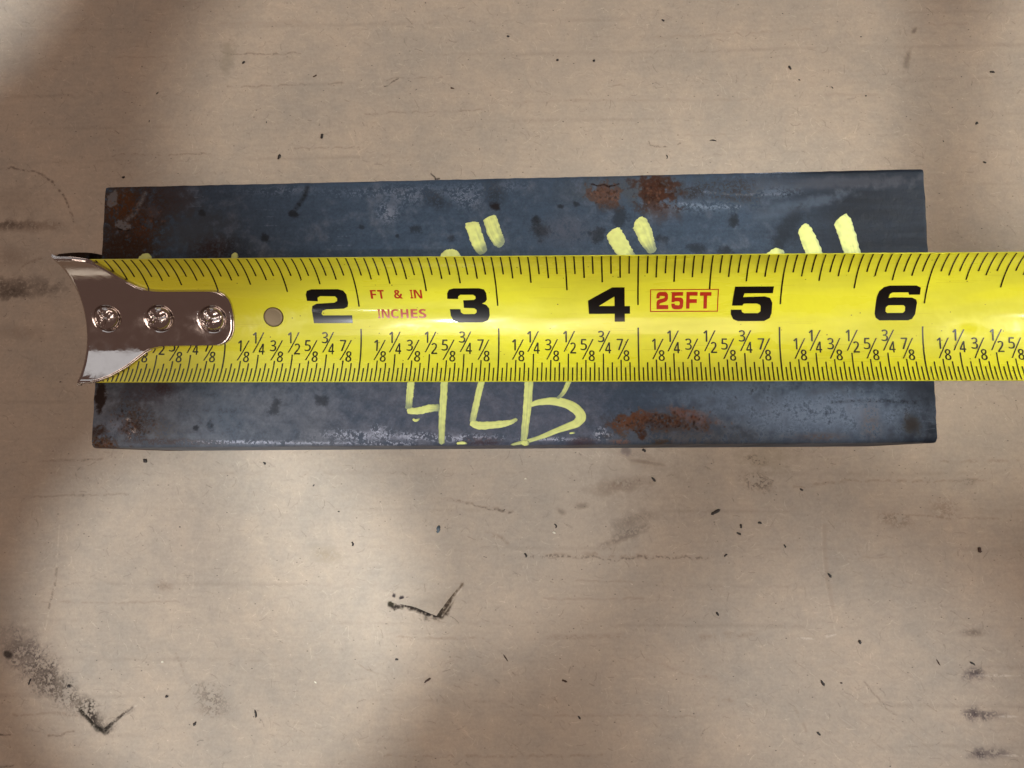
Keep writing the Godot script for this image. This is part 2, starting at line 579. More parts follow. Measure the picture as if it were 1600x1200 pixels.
	sh.blot(Vector2(96.31, 18.15), 10, 5, 0.0, grime, 0.5, 0.7, 0.9, 0.8)
	# scuffs
	sh.line([Vector2(-16.46, 21.70), Vector2(-12.26, 22.52), Vector2(-8.77, 23.48), Vector2(-1.13, 24.70)], 5, brown, 0.7, 0.8)
	sh.line([Vector2(-9.47, 23.34), Vector2(-5.29, 24.29), Vector2(-1.13, 24.83)], 3, grime, 0.6, 0.4)
	sh.line([Vector2(-6.66, 29.23), Vector2(-3.20, 30.58), Vector2(-1.82, 31.93)], 6, brown, 0.5, 0.9)
	sh.line([Vector2(-34.01, 57.41), Vector2(-29.85, 58.96)], 3, brown, 0.5, 0.4)
	sh.blot(Vector2(-77.09, 40.87), 13, 7, 0.2, brown, 0.6, 0.7, 0.8, 0.6)
	sh.blot(Vector2(-71.21, 31.92), 60, 80, 0.0, Color(0.55, 0.47, 0.42), 0.12, 0.9, 0.6)
	sh.blot(Vector2(-41.47, 34.00), 20, 10, 0.2, Color(0.45, 0.40, 0.30), 0.45, 0.8, 0.8, 0.4)
	sh.blot(Vector2(-67.45, -80.36), 10, 24, 0.2, Color(0.45, 0.42, 0.34), 0.35, 0.8, 0.8)
	sh.line([Vector2(-74.22, 54.82), Vector2(-72.27, 57.76), Vector2(-71.15, 61.09)], 6, brown, 0.5, 0.9)
	sh.blot(Vector2(-65.71, 64.36), 30, 16, 0.6, grime, 0.6, 0.8, 0.9, 1.8)
	sh.blot(Vector2(-65.88, 67.28), 22, 8, 0.2, brown, 0.5, 0.8, 0.9, 0.9)
	sh.line([Vector2(72.39, 59.68), Vector2(76.11, 64.42), Vector2(78.63, 66.44)], 3, grime, 0.45, 0.5)
	sh.line([Vector2(57.69, 65.00), Vector2(59.18, 67.56), Vector2(60.14, 70.12)], 5, brown, 0.4, 1.0)
	sh.line([Vector2(39.20, 62.61), Vector2(44.49, 63.85), Vector2(49.74, 65.74)], 6, brown, 0.3, 1.3)
	sh.line([Vector2(27.29, 55.54), Vector2(35.29, 58.35), Vector2(41.95, 59.33)], 7, brown, 0.3, 1.3)
	var rng := RandomNumberGenerator.new()
	rng.seed = 5
	for j in 42:
		var o: Vector2 = Vector2(-2.48, 63.04) + Vector2(rng.randfn(0.0, 13.0), rng.randfn(0.0, 7.0))
		sh.line([o, o + Vector2(0.5, 0.35).rotated(rng.randfn(0.0, 0.25)) * rng.randf_range(0.4, 2.2)], rng.randf_range(1.0, 2.2), grime, rng.randf_range(0.15, 0.6), 0.0, 0.0, 0.0)
	for j in 260:
		var o: Vector2 = Vector2(82.79, 61.51) + Vector2(rng.randfn(0.0, 17.0), rng.randfn(0.0, 12.0))
		sh.line([o, o + Vector2(2.2, 1.5) * rng.randf_range(0.3, 1.4)], 1.0, brown if j % 3 else Color(0.83, 0.79, 0.73), rng.randf_range(0.10, 0.4), 0.0, 0.0, 0.0)
	sh.ink = 0.78
	# soot along the diagonal and the smudges at the lower right
	sh.blot(Vector2(-108.54, 54.30), 34, 24, 0.5, Color(0.20, 0.17, 0.17), 0.55, 0.8, 0.8, 0.5)
	sh.blot(Vector2(-103.99, 58.72), 40, 26, 0.6, Color(0.20, 0.17, 0.17), 0.6, 0.8, 0.8, 1.5)
	sh.blot(Vector2(-98.77, 63.11), 48, 20, 0.72, grime, 0.6, 0.8, 0.8, 1.8)
	sh.blot(Vector2(-92.17, 67.58), 34, 13, 0.72, grime, 0.75, 0.7, 0.8, 1.5)
	sh.blot(Vector2(-90.72, 68.36), 26, 12, 0.72, Color(0.15, 0.125, 0.105), 0.85, 0.6, 0.9, 0.5)
	sh.blot(Vector2(-89.21, 70.33), 13, 8, 0.6, Color(0.10, 0.085, 0.07), 0.95, 0.5, 0.7, 0.1)
	sh.blot(Vector2(-101.74, 60.72), 26, 20, 0.7, grime, 0.5, 0.8, 0.9, 0.4)
	sh.blot(Vector2(-111.02, 55.68), 6, 5, 0.0, Color(0.11, 0.09, 0.08), 0.85, 0.5, 0.6)
	var soot := Color(0.17, 0.14, 0.16)
	sh.blot(Vector2(95.00, 57.78), 13, 8, -0.2, soot, 0.8, 0.8, 0.9, 0.5)
	sh.blot(Vector2(94.80, 65.88), 14, 8, 0.0, soot, 0.85, 0.8, 0.9, 0.5)
	sh.blot(Vector2(97.52, 65.97), 22, 6, 0.0, soot, 0.5, 0.8, 0.9, 0.8)
	sh.blot(Vector2(94.87, 73.76), 10, 6, -0.2, soot, 0.8, 0.8, 0.9, 0.4)
	sh.blot(Vector2(97.19, 73.73), 10, 7, 0.0, soot, 0.55, 0.8, 0.9, 0.5)
	sh.blot(Vector2(100.04, 73.57), 9, 5, 0.0, soot, 0.5, 0.8, 0.9, 0.5)
	sh.blot(Vector2(95.21, 49.48), 14, 5, 0.0, grime, 0.5, 0.8, 0.9, 0.6)
	for q in [[Vector2(99.27, 58.13), 34.0], [Vector2(101.38, 66.31), 16.0], [Vector2(101.55, 74.05), 14.0], [Vector2(60.84, 50.93), 12.0]]:
		sh.blot(q[0], q[1], 1.6, 0.0, Color(0.86, 0.82, 0.76), 0.7, 0.6, 0.6, 0.6, 0.3)
	# dents and creases: relief and a scuffed rim
	sh.line([Vector2(65.03, 24.69), Vector2(64.64, 31.42), Vector2(64.92, 38.09), Vector2(65.86, 44.71), Vector2(66.85, 49.96)], 2.5, Color(0.78, 0.71, 0.63), 0.55, 0.2, 0.5, 0.2)
	sh.line([Vector2(63.14, 24.69), Vector2(62.84, 32.76), Vector2(63.40, 39.43), Vector2(64.67, 48.01)], 34, Color(0.70, 0.65, 0.59), 0.25, 0.0, 0.22, 0.2)
	sh.line([Vector2(65.46, 27.38), Vector2(65.26, 32.75), Vector2(65.56, 38.75), Vector2(66.53, 44.71)], 7, Color(0.60, 0.53, 0.46), 0.5, 0.0, -0.25, 0.2)
	sh.line([Vector2(65.10, 50.50), Vector2(66.72, 49.96)], 4, Color(0.86, 0.82, 0.76), 0.7)
	sh.line([Vector2(-101.23, 27.85), Vector2(-101.33, 36.18), Vector2(-101.33, 41.01), Vector2(-102.24, 45.13), Vector2(-103.06, 50.59)], 2.5, Color(0.80, 0.74, 0.66), 0.6, 0.3, 0.4, 0.3)
	sh.line([Vector2(-101.25, 37.56), Vector2(-101.48, 41.01), Vector2(-102.48, 45.81)], 4, grime, 0.55, 1.2, -0.3)
	sh.line([Vector2(-71.16, 33.29), Vector2(-70.65, 38.79), Vector2(-70.77, 42.88)], 3, Color(0.78, 0.71, 0.63), 0.4, 0.4, 0.2)
	sh.ink = 1.0
	# dirt caught in the two tears
	var gap := Color(0.14, 0.11, 0.085)
	sh.line([Vector2(-27.46, 44.38), Vector2(-26.21, 44.64), Vector2(-23.99, 44.90), Vector2(-21.77, 45.42)], 7, gap, 1.0, 0.0, -0.5, 0.8)
	sh.line([Vector2(-23.16, 45.02), Vector2(-21.77, 45.42), Vector2(-20.38, 46.08), Vector2(-18.72, 46.61), Vector2(-17.05, 47.40)], 12, gap, 1.0, 0.1, -0.5, 1.0)
	sh.line([Vector2(-20.11, 45.81), Vector2(-18.17, 46.60), Vector2(-16.78, 47.00)], 12, Color(0.10, 0.08, 0.065), 1.0, 0.0, -0.3, 1.2)
	sh.line([Vector2(-16.92, 47.00), Vector2(-15.83, 45.65), Vector2(-15.15, 44.57)], 14, Color(0.18, 0.14, 0.10), 1.0, 0.0, -0.5, 1.0)
	sh.line([Vector2(-15.69, 45.51), Vector2(-14.88, 44.30), Vector2(-13.92, 42.54)], 11, Color(0.24, 0.19, 0.14), 0.9, 0.2, -0.5, 1.0)
	sh.line([Vector2(-14.06, 42.68), Vector2(-12.97, 41.46), Vector2(-11.87, 40.11)], 5, Color(0.34, 0.28, 0.22), 0.8, 0.2, -0.4, 0.6)
	sh.line([Vector2(-16.23, 46.86), Vector2(-14.46, 44.43), Vector2(-11.87, 40.65)], 2.5, Color(0.80, 0.75, 0.68), 0.7, 0.2, 0.5, 0.2)
	sh.line([Vector2(-23.14, 46.10), Vector2(-18.71, 47.14), Vector2(-17.05, 47.40)], 2, Color(0.80, 0.75, 0.68), 0.6, 0.3, 0.4, 0.2)
	sh.blot(Vector2(-19.70, 44.73), 13, 6, 0.2, Color(0.12, 0.10, 0.09), 0.9, 0.5, 0.8, 0.5)
	for q in [Vector2(-26.65, 42.62), Vector2(-24.98, 43.15), Vector2(-23.46, 43.28), Vector2(-24.69, 44.09), Vector2(-22.34, 44.21)]:
		sh.blot(q, 3, 3, 0.4, Color(0.14, 0.11, 0.12), 0.9, 0.5, 0.7)
	sh.blot(Vector2(-27.32, 44.38), 4, 3.5, 0.0, Color(0.16, 0.14, 0.09), 0.9, 0.4, 0.4)
	sh.line([Vector2(-93.87, 67.33), Vector2(-91.07, 69.82), Vector2(-88.60, 71.38)], 11, Color(0.12, 0.10, 0.07), 0.9, 0.4, -0.6, 0.2)
	sh.line([Vector2(-93.87, 67.33), Vector2(-91.07, 69.82), Vector2(-88.60, 71.38)], 9, Color(0.12, 0.10, 0.07), 0.9, 0.4, 0.0, 0.2)
	sh.line([Vector2(-88.61, 71.25), Vector2(-87.40, 70.18), Vector2(-85.52, 68.56), Vector2(-82.81, 66.67)], 6, Color(0.14, 0.11, 0.09), 0.85, 0.3, -0.6, 0.2)
	sh.line([Vector2(-88.30, 71.64), Vector2(-86.70, 70.04), Vector2(-84.82, 68.42), Vector2(-82.13, 66.13)], 3, Color(0.80, 0.75, 0.68), 0.7, 0.2, 0.5, 0.2)
	sh.line([Vector2(-111.64, 72.46), Vector2(-109.50, 72.70)], 3, grime, 0.7)
	sh.line([Vector2(-101.04, 72.59), Vector2(-97.54, 72.15), Vector2(-95.47, 71.47)], 3, brown, 0.5)
	sh.line([Vector2(-111.22, 78.81), Vector2(-108.40, 78.90)], 3, grime, 0.5)
	# pale scratches and a faint hair or two
	sh.line([Vector2(-39.30, -62.87), Vector2(-36.20, -55.99), Vector2(-33.94, -52.64)], 2, Color(0.80, 0.73, 0.64), 0.5, 0.5, 0.2)
	sh.line([Vector2(-39.84, -53.78), Vector2(-36.21, -56.30), Vector2(-33.31, -58.67)], 2, Color(0.80, 0.73, 0.64), 0.5, 0.5, 0.2)
	sh.line([Vector2(-27.70, -77.55), Vector2(-24.72, -76.25), Vector2(-24.99, -74.72)], 2, Color(0.80, 0.73, 0.64), 0.5, 0.5)
	sh.line([Vector2(-30.58, -72.05), Vector2(-27.34, -73.38)], 2, grime, 0.7)
	sh.line([Vector2(29.62, -57.99), Vector2(30.03, -56.79), Vector2(32.03, -56.46), Vector2(34.90, -56.86), Vector2(36.77, -57.28)], 2, grime, 0.45, 0.9)
	sh.line([Vector2(-19.57, -50.94), Vector2(-18.54, -50.02), Vector2(-17.67, -49.71)], 2.4, Color(0.12, 0.10, 0.09), 0.8)
	var m := StandardMaterial3D.new()
	m.resource_name = "kraft_paper"
	m.albedo_texture = sh.color_texture()
	m.roughness = 0.82
	m.metallic_specular = 0.35
	m.heightmap_enabled = true
	m.heightmap_texture = sh.grey_texture(sh.t)
	m.heightmap_scale = 0.022
	mat["card"] = m

	var s := Shape.new()
	var rows := []
	var uvs := []
	for r in 19:
		var row := []
		var uvr := []
		for k in 23:
			var x := -440.0 + 40.0 * k
			var z := -360.0 + 40.0 * r
			row.append(Vector3(x, 0.0, z))
			uvr.append(Vector2((x - sh.x0) / 284.0, (z - sh.z0) / 213.0))
		rows.append(row)
		uvs.append(uvr)
	s.grid(rows, 1.0, uvs)
	# the board's thickness: side faces and the underside
	var ring := [Vector3(-440, 0, -360), Vector3(440, 0, -360), Vector3(440, 0, 360), Vector3(-440, 0, 360)]
	for k in 4:
		var a: Vector3 = ring[k]
		var b: Vector3 = ring[(k + 1) % 4]
		var nn := ((a + b) * 0.5).normalized()
		var q := []
		for p in [a, b, b + Vector3(0, -4.5, 0), a + Vector3(0, -4.5, 0)]:
			q.append(s.point(p, nn, Vector2(0.03, 0.03)))
		s.tri(q[0], q[1], q[2])
		s.tri(q[0], q[2], q[3])
	var under := []
	for p in ring:
		under.append(s.point(p + Vector3(0, -4.5, 0), Vector3.DOWN, Vector2(0.03, 0.03)))
	s.tri(under[0], under[1], under[2])
	s.tri(under[0], under[2], under[3])
	var card := obj("cardboard_sheet", s, m)
	card.set_meta("kind", "structure")
	card.set_meta("label", "scuffed tan corrugated cardboard sheet under the steel bar")
	# two torn tongues of the top paper, lifted at their free corner
	flap(card, sh, [Vector2(-27.05, 43.97), Vector2(-21.80, 42.59), Vector2(-16.97, 41.35), Vector2(-12.15, 40.11)], [Vector2(-27.05, 44.11), Vector2(-21.77, 45.02), Vector2(-17.20, 46.60), Vector2(-15.16, 43.90), Vector2(-12.15, 40.24)], 1.5, 7.0)
	flap(card, sh, [Vector2(-94.18, 66.80), Vector2(-90.82, 66.50), Vector2(-86.62, 66.18), Vector2(-82.97, 66.14)], [Vector2(-94.18, 66.93), Vector2(-91.24, 69.16), Vector2(-88.49, 70.85), Vector2(-85.94, 68.44), Vector2(-82.96, 66.28)], 1.3, 1.2)

func along(list: Array, t: float) -> Vector2:
	var x := t * (list.size() - 1)
	var k := mini(int(x), list.size() - 2)
	return (list[k] as Vector2).lerp(list[k + 1], x - k)

func flap(card: Node, sh: Sheet, hinge: Array, free: Array, rise: float, clean: float) -> void:
	var s := Shape.new()
	var top := []
	var low := []
	var uvs := []
	for r in 25:
		var a := []
		var b := []
		var uvr := []
		for k in 11:
			var t := r / 24.0
			var p := along(hinge, t).lerp(along(free, t), k / 10.0)
			p += Vector2(0.10, 0.08) * wob.get_noise_2d(p.x * 90.0, p.y * 90.0) * (k / 10.0)
			var far := along(hinge, t).distance_to(p)
			var y := 0.04 + rise * smoothstep(0.0, 5.5, far)
			a.append(Vector3(p.x, y, p.y))
			b.append(Vector3(p.x, maxf(y - 0.22, 0.02), p.y))
			uvr.append(Vector2((p.x - sh.x0) / 284.0, (p.y - clean - sh.z0) / 213.0))
		top.append(a)
		low.append(b)
		uvs.append(uvr)
	s.grid(top, 1.0, uvs)
	s.grid(low, -1.0, uvs)
	var edge := []
	var edge_uv := []
	for r in 25:
		edge.append([top[r][10], low[r][10]])
		edge_uv.append([uvs[r][10], uvs[r][10]])
	s.grid(edge, 1.0, edge_uv)
	obj("torn_flap", s, mat["card"], card)

# ---------------------------------------------------------------- steel bar

func make_bar() -> void:
	var sh := Sheet.new(2048, 718, -79.5, -42.0, 157.5, BAR_PX)
	sh.nf = sh.grain(21, 0.10)
	sh.nm = sh.noise(23, 0.03, 4)
	sh.nb = sh.noise(25, 0.0065, 3)
	sh.ns = sh.noise(27, 0.03, 3, 10.0)
	var blue := Color(0.222, 0.278, 0.342)
	var grey := Color(0.400, 0.420, 0.450)
	var mauve := Color(0.350, 0.345, 0.385)
	var dark := Color(0.075, 0.092, 0.118)
	for y in sh.h:
		var z := sh.z0 + y / sh.ppm
		var lower := smoothstep(-8.0, 4.0, z)
		for x in sh.w:
			var k := y * sh.w + x
			var xx := sh.x0 + x / sh.ppm
			var f := (sh.nf[k] - 128) / 128.0
			var m := (sh.nm[k] - 128) / 128.0
			var b := (sh.nb[k] - 128) / 128.0
			var s := (sh.ns[k] - 128) / 128.0
			var to_mauve := clampf(lower * (0.55 * smoothstep(-60.0, -25.0, xx) * (1.0 - smoothstep(10.0, 26.0, xx))) + 0.30 * m + 0.2 * b, 0.0, 0.9)
			var to_grey := clampf(lower * (1.0 - smoothstep(-45.0, -5.0, xx)) * 0.75 + 0.25 * b + 0.15 * m, 0.0, 0.85)
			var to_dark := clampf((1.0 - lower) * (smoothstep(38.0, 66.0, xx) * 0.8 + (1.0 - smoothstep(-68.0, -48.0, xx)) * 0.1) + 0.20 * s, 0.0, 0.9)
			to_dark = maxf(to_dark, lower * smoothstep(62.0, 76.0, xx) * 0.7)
			var col := blue.lerp(mauve, to_mauve).lerp(grey, to_grey).lerp(dark, to_dark)
			var v := 1.06 + 0.12 * f + 0.09 * m + 0.06 * s
			sh.c[k * 3] = col.r * v
			sh.c[k * 3 + 1] = col.g * v
			sh.c[k * 3 + 2] = col.b * v
			sh.t[k] = 0.5 + 0.05 * f + 0.08 * m + 0.05 * s
			sh.ro[k] = 0.56 + 0.12 * m + 0.06 * f
	var rust := Color(0.25, 0.145, 0.095)
	var deep := Color(0.205, 0.13, 0.085)
	var scale_grey := Color(0.42, 0.42, 0.43)
	var soot := Color(0.11, 0.125, 0.145)
	var frost := Color(0.56, 0.58, 0.64)
	# rusted left end
	sh.blot(Vector2(-72.22, -31.36), 62, 62, 0.0, deep, 0.80, 0.35, 0.7, 0.35, -0.12, 0.25)
	sh.blot(Vector2(-73.17, -25.54), 46, 26, 0.0, deep, 0.85, 0.4, 0.6, 0.3, -0.1, 0.25)
	sh.blot(Vector2(-74.24, -34.50), 26, 34, 0.4, Color(0.33, 0.195, 0.095), 0.75, 0.4, 0.7, 0.4, -0.05, 0.2)
	sh.blot(Vector2(-69.71, -30.46), 22, 24, 0.2, Color(0.31, 0.18, 0.10), 0.65, 0.5, 0.8, 0.6, 0.0, 0.2)
	sh.blot(Vector2(-65.37, -35.39), 40, 26, 0.1, Color(0.235, 0.185, 0.175), 0.7, 0.6, 0.7, 0.2, 0.0, 0.15)
	sh.blot(Vector2(-56.63, -25.87), 34, 18, 0.0, Color(0.165, 0.11, 0.10), 0.8, 0.5, 0.8, 0.4, -0.05, 0.2)
	sh.blot(Vector2(-51.49, -25.57), 22, 16, 0.0, soot, 0.5, 0.6, 0.8, 0.4)
	sh.blot(Vector2(-60.44, -29.36), 50, 30, 0.0, Color(0.24, 0.255, 0.28), 0.6, 0.7, 0.7)
	sh.blot(Vector2(-76.02, -35.53), 9, 14, 0.2, scale_grey, 0.85, 0.2, 0.5, 0.0, 0.3)
	sh.line([Vector2(-69.88, -36.70), Vector2(-70.78, -34.71), Vector2(-72.14, -32.23), Vector2(-73.33, -31.25)], 9, scale_grey, 0.85, 0.0, 0.3, 0.8)
	sh.blot(Vector2(-73.67, -30.51), 11, 8, 0.2, scale_grey, 0.85, 0.2, 0.5, 0.0, 0.3)
	sh.blot(Vector2(-68.48, -33.18), 16, 12, 0.9, Color(0.30, 0.29, 0.31), 0.6, 0.5, 0.8, 0.0, 0.1)
	sh.line([Vector2(-74.62, -29.77), Vector2(-73.12, -29.38), Vector2(-72.26, -29.62)], 3, Color(0.07, 0.045, 0.035), 0.9, 0.0, -0.3, 0.3)
	# scale chips and rust along the far edge
	for q in [[Vector2(-42.94, -36.85), 60.0, 7.0], [Vector2(-27.71, -36.40), 50.0, 8.0], [Vector2(-19.22, -35.67), 40.0, 16.0], [Vector2(-11.40, -36.18), 60.0, 12.0], [Vector2(-2.40, -37.05), 40.0, 8.0]]:
		sh.blot(q[0], q[1], q[2], -0.02, frost, 0.32, 0.8, 0.9, 1.5, 0.0, 0.1)
	sh.blot(Vector2(-23.40, -32.39), 17, 15, 0.3, frost, 0.55, 0.7, 0.7, 0.8)
	sh.blot(Vector2(-8.38, -34.67), 26, 14, 0.1, frost, 0.4, 0.7, 0.9, 1.2)
	sh.blot(Vector2(-14.39, -34.74), 20, 13, 0.3, soot, 0.6, 0.7, 0.9, 0.6)
	sh.blot(Vector2(-3.35, -36.08), 16, 24, 0.0, soot, 0.55, 0.7, 0.9, 0.6)
	sh.blot(Vector2(-3.23, -33.37), 7, 6, 0.0, Color(0.09, 0.07, 0.07), 0.8, 0.5, 0.7)
	sh.blot(Vector2(22.01, -36.36), 90, 22, 0.0, Color(0.30, 0.30, 0.30), 0.6, 0.7, 0.8, 0.4)
	sh.blot(Vector2(17.38, -35.56), 25, 17, 0.25, Color(0.335, 0.250, 0.212), 0.92, 0.22, 0.8, 0.1, -0.2, 0.3)
	sh.blot(Vector2(18.79, -34.57), 14, 11, 0.0, Color(0.46, 0.345, 0.29), 0.55, 0.6, 0.9, 0.9, -0.1, 0.2)
	sh.line([Vector2(14.79, -37.32), Vector2(15.73, -36.93), Vector2(17.16, -37.28), Vector2(18.11, -36.78), Vector2(19.06, -37.13), Vector2(19.77, -37.37)], 3.0, Color(0.10, 0.06, 0.045), 0.9, 0.0, -0.3, 0.5)
	sh.blot(Vector2(17.83, -33.11), 16, 8, 0.0, Color(0.21, 0.15, 0.125), 0.6, 0.7, 0.9, 0.5)
	sh.blot(Vector2(26.85, -35.93), 30, 22, 0.3, rust, 0.95, 0.4, 0.9, 0.1, -0.15, 0.3)
	sh.blot(Vector2(25.15, -33.51), 18, 11, -0.4, deep, 0.8, 0.5, 0.9, 0.6, -0.1, 0.2)
	sh.blot(Vector2(28.05, -37.14), 14, 9, 0.3, deep, 0.7, 0.5, 0.9, 0.6, -0.1, 0.2)
	sh.blot(Vector2(27.25, -32.02), 26, 14, 0.2, Color(0.28, 0.215, 0.20), 0.7, 0.7, 0.8, 0.3)
	sh.blot(Vector2(33.20, -35.60), 26, 14, 0.0, Color(0.16, 0.14, 0.14), 0.7, 0.7, 0.9, 0.9)
	sh.blot(Vector2(41.41, -35.49), 42, 24, 0.1, Color(0.19, 0.16, 0.145), 0.65, 0.7, 0.9, 0.9)
	sh.line([Vector2(31.04, -33.44), Vector2(36.65, -32.64), Vector2(41.92, -32.81)], 6, frost, 0.6, 1.0, 0.0, 0.3)
	sh.line([Vector2(35.55, -35.57), Vector2(41.40, -35.01), Vector2(50.74, -34.89)], 5, frost, 0.35, 0.9, 0.0, 0.3)
	sh.blot(Vector2(36.07, -32.89), 60, 9, 0.02, Color(0.42, 0.49, 0.56), 0.6, 0.8, 0.7, 0.7)
	sh.blot(Vector2(54.17, -33.15), 60, 9, -0.25, Color(0.40, 0.45, 0.51), 0.45, 0.8, 0.7)
	sh.blot(Vector2(48.42, -35.40), 36, 8, 0.0, Color(0.42, 0.47, 0.53), 0.5, 0.8, 0.8, 0.6)
	sh.blot(Vector2(62.44, -37.04), 120, 9, -0.02, Color(0.33, 0.33, 0.36), 0.5, 0.8, 0.6)
	sh.line([Vector2(45.03, -39.11), Vector2(53.22, -39.23)], 3, Color(0.62, 0.68, 0.76), 0.7, 0.3, 0.0, 0.1)
	sh.blot(Vector2(50.51, -28.12), 12, 40, 0.5, dark, 0.5, 0.8, 0.6)
	# oil spots
	sh.line([Vector2(-38.68, -37.54), Vector2(-39.12, -35.80), Vector2(-40.30, -34.08), Vector2(-40.76, -33.34)], 9, soot, 0.75, 0.0, 0.0, 0.5)
	for q in [[Vector2(-41.22, -32.36), 7.0, 5.0, 0.8], [Vector2(-46.45, -27.73), 6.0, 6.0, 0.7], [Vector2(5.35, -28.51), 12.0, 12.0, 0.7], [Vector2(4.41, -30.83), 7.0, 6.0, 0.8], [Vector2(16.11, -27.78), 11.0, 10.0, 0.6], [Vector2(-17.94, -29.13), 8.0, 6.0, 0.5], [Vector2(-11.45, -27.47), 5.0, 5.0, 0.5], [Vector2(19.92, -30.89), 12.0, 12.0, 0.45], [Vector2(41.02, -29.92), 6.0, 9.0, 0.7], [Vector2(39.13, -24.40), 9.0, 9.0, 0.6], [Vector2(34.12, -24.45), 14.0, 8.0, 0.5], [Vector2(-58.73, -32.82), 5.0, 4.0, 0.6], [Vector2(8.93, -33.22), 5.0, 3.0, 0.7], [Vector2(11.91, -33.67), 5.0, 3.0, 0.6], [Vector2(-28.18, -29.62), 4.0, 3.0, 0.5], [Vector2(45.49, 2.48), 22.0, 17.0, 0.62], [Vector2(39.64, 3.62), 8.0, 9.0, 0.6], [Vector2(-43.55, 4.09), 6.0, 12.0, 0.5], [Vector2(-58.21, 7.83), 4.0, 4.0, 0.7], [Vector2(-35.02, 2.94), 9.0, 7.0, 0.5], [Vector2(-55.59, 7.48), 5.0, 6.0, 0.5], [Vector2(27.74, -26.68), 8.0, 6.0, 0.4], [Vector2(-21.53, -27.95), 3.0, 3.0, 0.6]]:
		sh.blot(q[0], q[1], q[2], 0.3, soot, q[3], 0.6, 0.6, 0.0, 0.0, 0.08)
	sh.blot(Vector2(10.09, -28.57), 40, 22, 0.0, mauve, 0.5, 0.8, 0.8, 0.4)
	# lower strip
	sh.blot(Vector2(-76.53, 2.10), 9, 22, 0.0, Color(0.13, 0.08, 0.06), 0.85, 0.35, 0.5, 0.0, -0.1, 0.2)
	sh.blot(Vector2(-76.45, 8.27), 10, 10, 0.0, deep, 0.85, 0.4, 0.7, 0.3, -0.1, 0.2)
	sh.blot(Vector2(-75.59, 10.87), 24, 11, 0.2, Color(0.33, 0.22, 0.13), 0.9, 0.4, 0.8, 0.5, -0.1, 0.3)
	sh.blot(Vector2(-69.59, 5.68), 44, 24, 0.5, Color(0.25, 0.205, 0.175), 0.65, 0.6, 0.9, 0.9, 0.0, 0.2)
	sh.blot(Vector2(-70.07, 8.04), 20, 14, 0.1, Color(0.21, 0.135, 0.10), 0.75, 0.4, 0.9, 0.7, -0.1, 0.2)
	sh.blot(Vector2(-67.04, 0.94), 40, 16, 0.0, Color(0.24, 0.19, 0.20), 0.6, 0.7, 0.7, 0.3)
	sh.blot(Vector2(-64.65, 0.35), 12, 8, 0.0, Color(0.20, 0.115, 0.115), 0.5, 0.7, 0.7, 0.3)
	sh.blot(Vector2(-73.12, 7.33), 16, 12, 0.0, frost, 0.4, 0.7, 0.8, 0.5)
	sh.blot(Vector2(-64.30, 8.29), 34, 14, 0.0, Color(0.40, 0.38, 0.36), 0.55, 0.8, 0.8, 0.5)
	sh.blot(Vector2(-53.67, 4.54), 34, 30, 0.2, Color(0.36, 0.42, 0.48), 0.5, 0.8, 0.8, 0.4)
	sh.blot(Vector2(-63.01, 10.41), 70, 5, 0.02, Color(0.30, 0.25, 0.23), 0.7, 0.7, 0.7, 0.6)
	for q in [[Vector2(-70.16, 8.75), 7.0, 9.0], [Vector2(-71.00, 6.27), 6.0, 4.0]]:
		sh.blot(q[0], q[1], q[2], 0.4, Color(0.78, 0.74, 0.70), 0.9, 0.4, 0.9, 2.2)
	# bright worn edge
	for q in [[Vector2(-49.29, 10.42), 90.0, 2.6], [Vector2(-37.43, 10.67), 110.0, 2.6], [Vector2(-28.04, 9.28), 60.0, 8.0], [Vector2(-21.90, 10.80), 46.0, 2.6], [Vector2(-18.64, 9.53), 40.0, 6.0], [Vector2(-9.30, 9.77), 60.0, 6.0], [Vector2(6.94, 10.02), 50.0, 3.0], [Vector2(16.17, 9.34), 16.0, 6.0], [Vector2(-24.52, 8.35), 14.0, 7.0], [Vector2(16.17, 8.88), 8.0, 9.0]]:
		sh.blot(q[0], q[1], q[2], 0.0, Color(0.78, 0.80, 0.86), 0.66, 0.7, 0.9, 2.4, 0.0, -0.1)
	sh.blot(Vector2(-5.57, 10.47), 30, 6, 0.0, Color(0.21, 0.15, 0.16), 0.7, 0.6, 0.8, 0.5)
	sh.blot(Vector2(12.71, 10.49), 18, 6, 0.0, Color(0.22, 0.14, 0.15), 0.7, 0.6, 0.8, 0.3)
	# rust streak on the lower strip
	sh.blot(Vector2(29.91, 9.82), 110, 16, 0.0, Color(0.36, 0.355, 0.35), 0.65, 0.7, 0.8, 0.6)
	sh.blot(Vector2(21.37, 7.27), 26, 14, -0.3, Color(0.38, 0.245, 0.16), 0.9, 0.4, 0.9, 0.3, -0.15, 0.3)
	sh.blot(Vector2(23.69, 5.89), 20, 8, 0.0, Color(0.40, 0.25, 0.19), 0.85, 0.4, 0.8, 0.4, -0.1, 0.3)
	sh.blot(Vector2(28.26, 6.59), 28, 10, 0.1, Color(0.385, 0.25, 0.165), 0.85, 0.5, 0.9, 0.5, -0.1, 0.3)
	sh.blot(Vector2(32.28, 5.91), 30, 9, 0.3, Color(0.43, 0.275, 0.20), 0.9, 0.4, 0.8, 0.4, -0.1, 0.3)
	sh.blot(Vector2(34.52, 7.64), 12, 8, 0.5, Color(0.31, 0.175, 0.11), 0.85, 0.4, 0.8, 0.4, -0.1, 0.3)
	sh.blot(Vector2(27.68, 7.05), 70, 13, 0.05, Color(0.27, 0.185, 0.14), 0.7, 0.6, 0.9, 0.3, -0.1, 0.3)
	sh.blot(Vector2(32.28, 5.68), 30, 7, 0.3, Color(0.44, 0.27, 0.20), 0.9, 0.5, 0.9, 0.2, -0.1, 0.3)
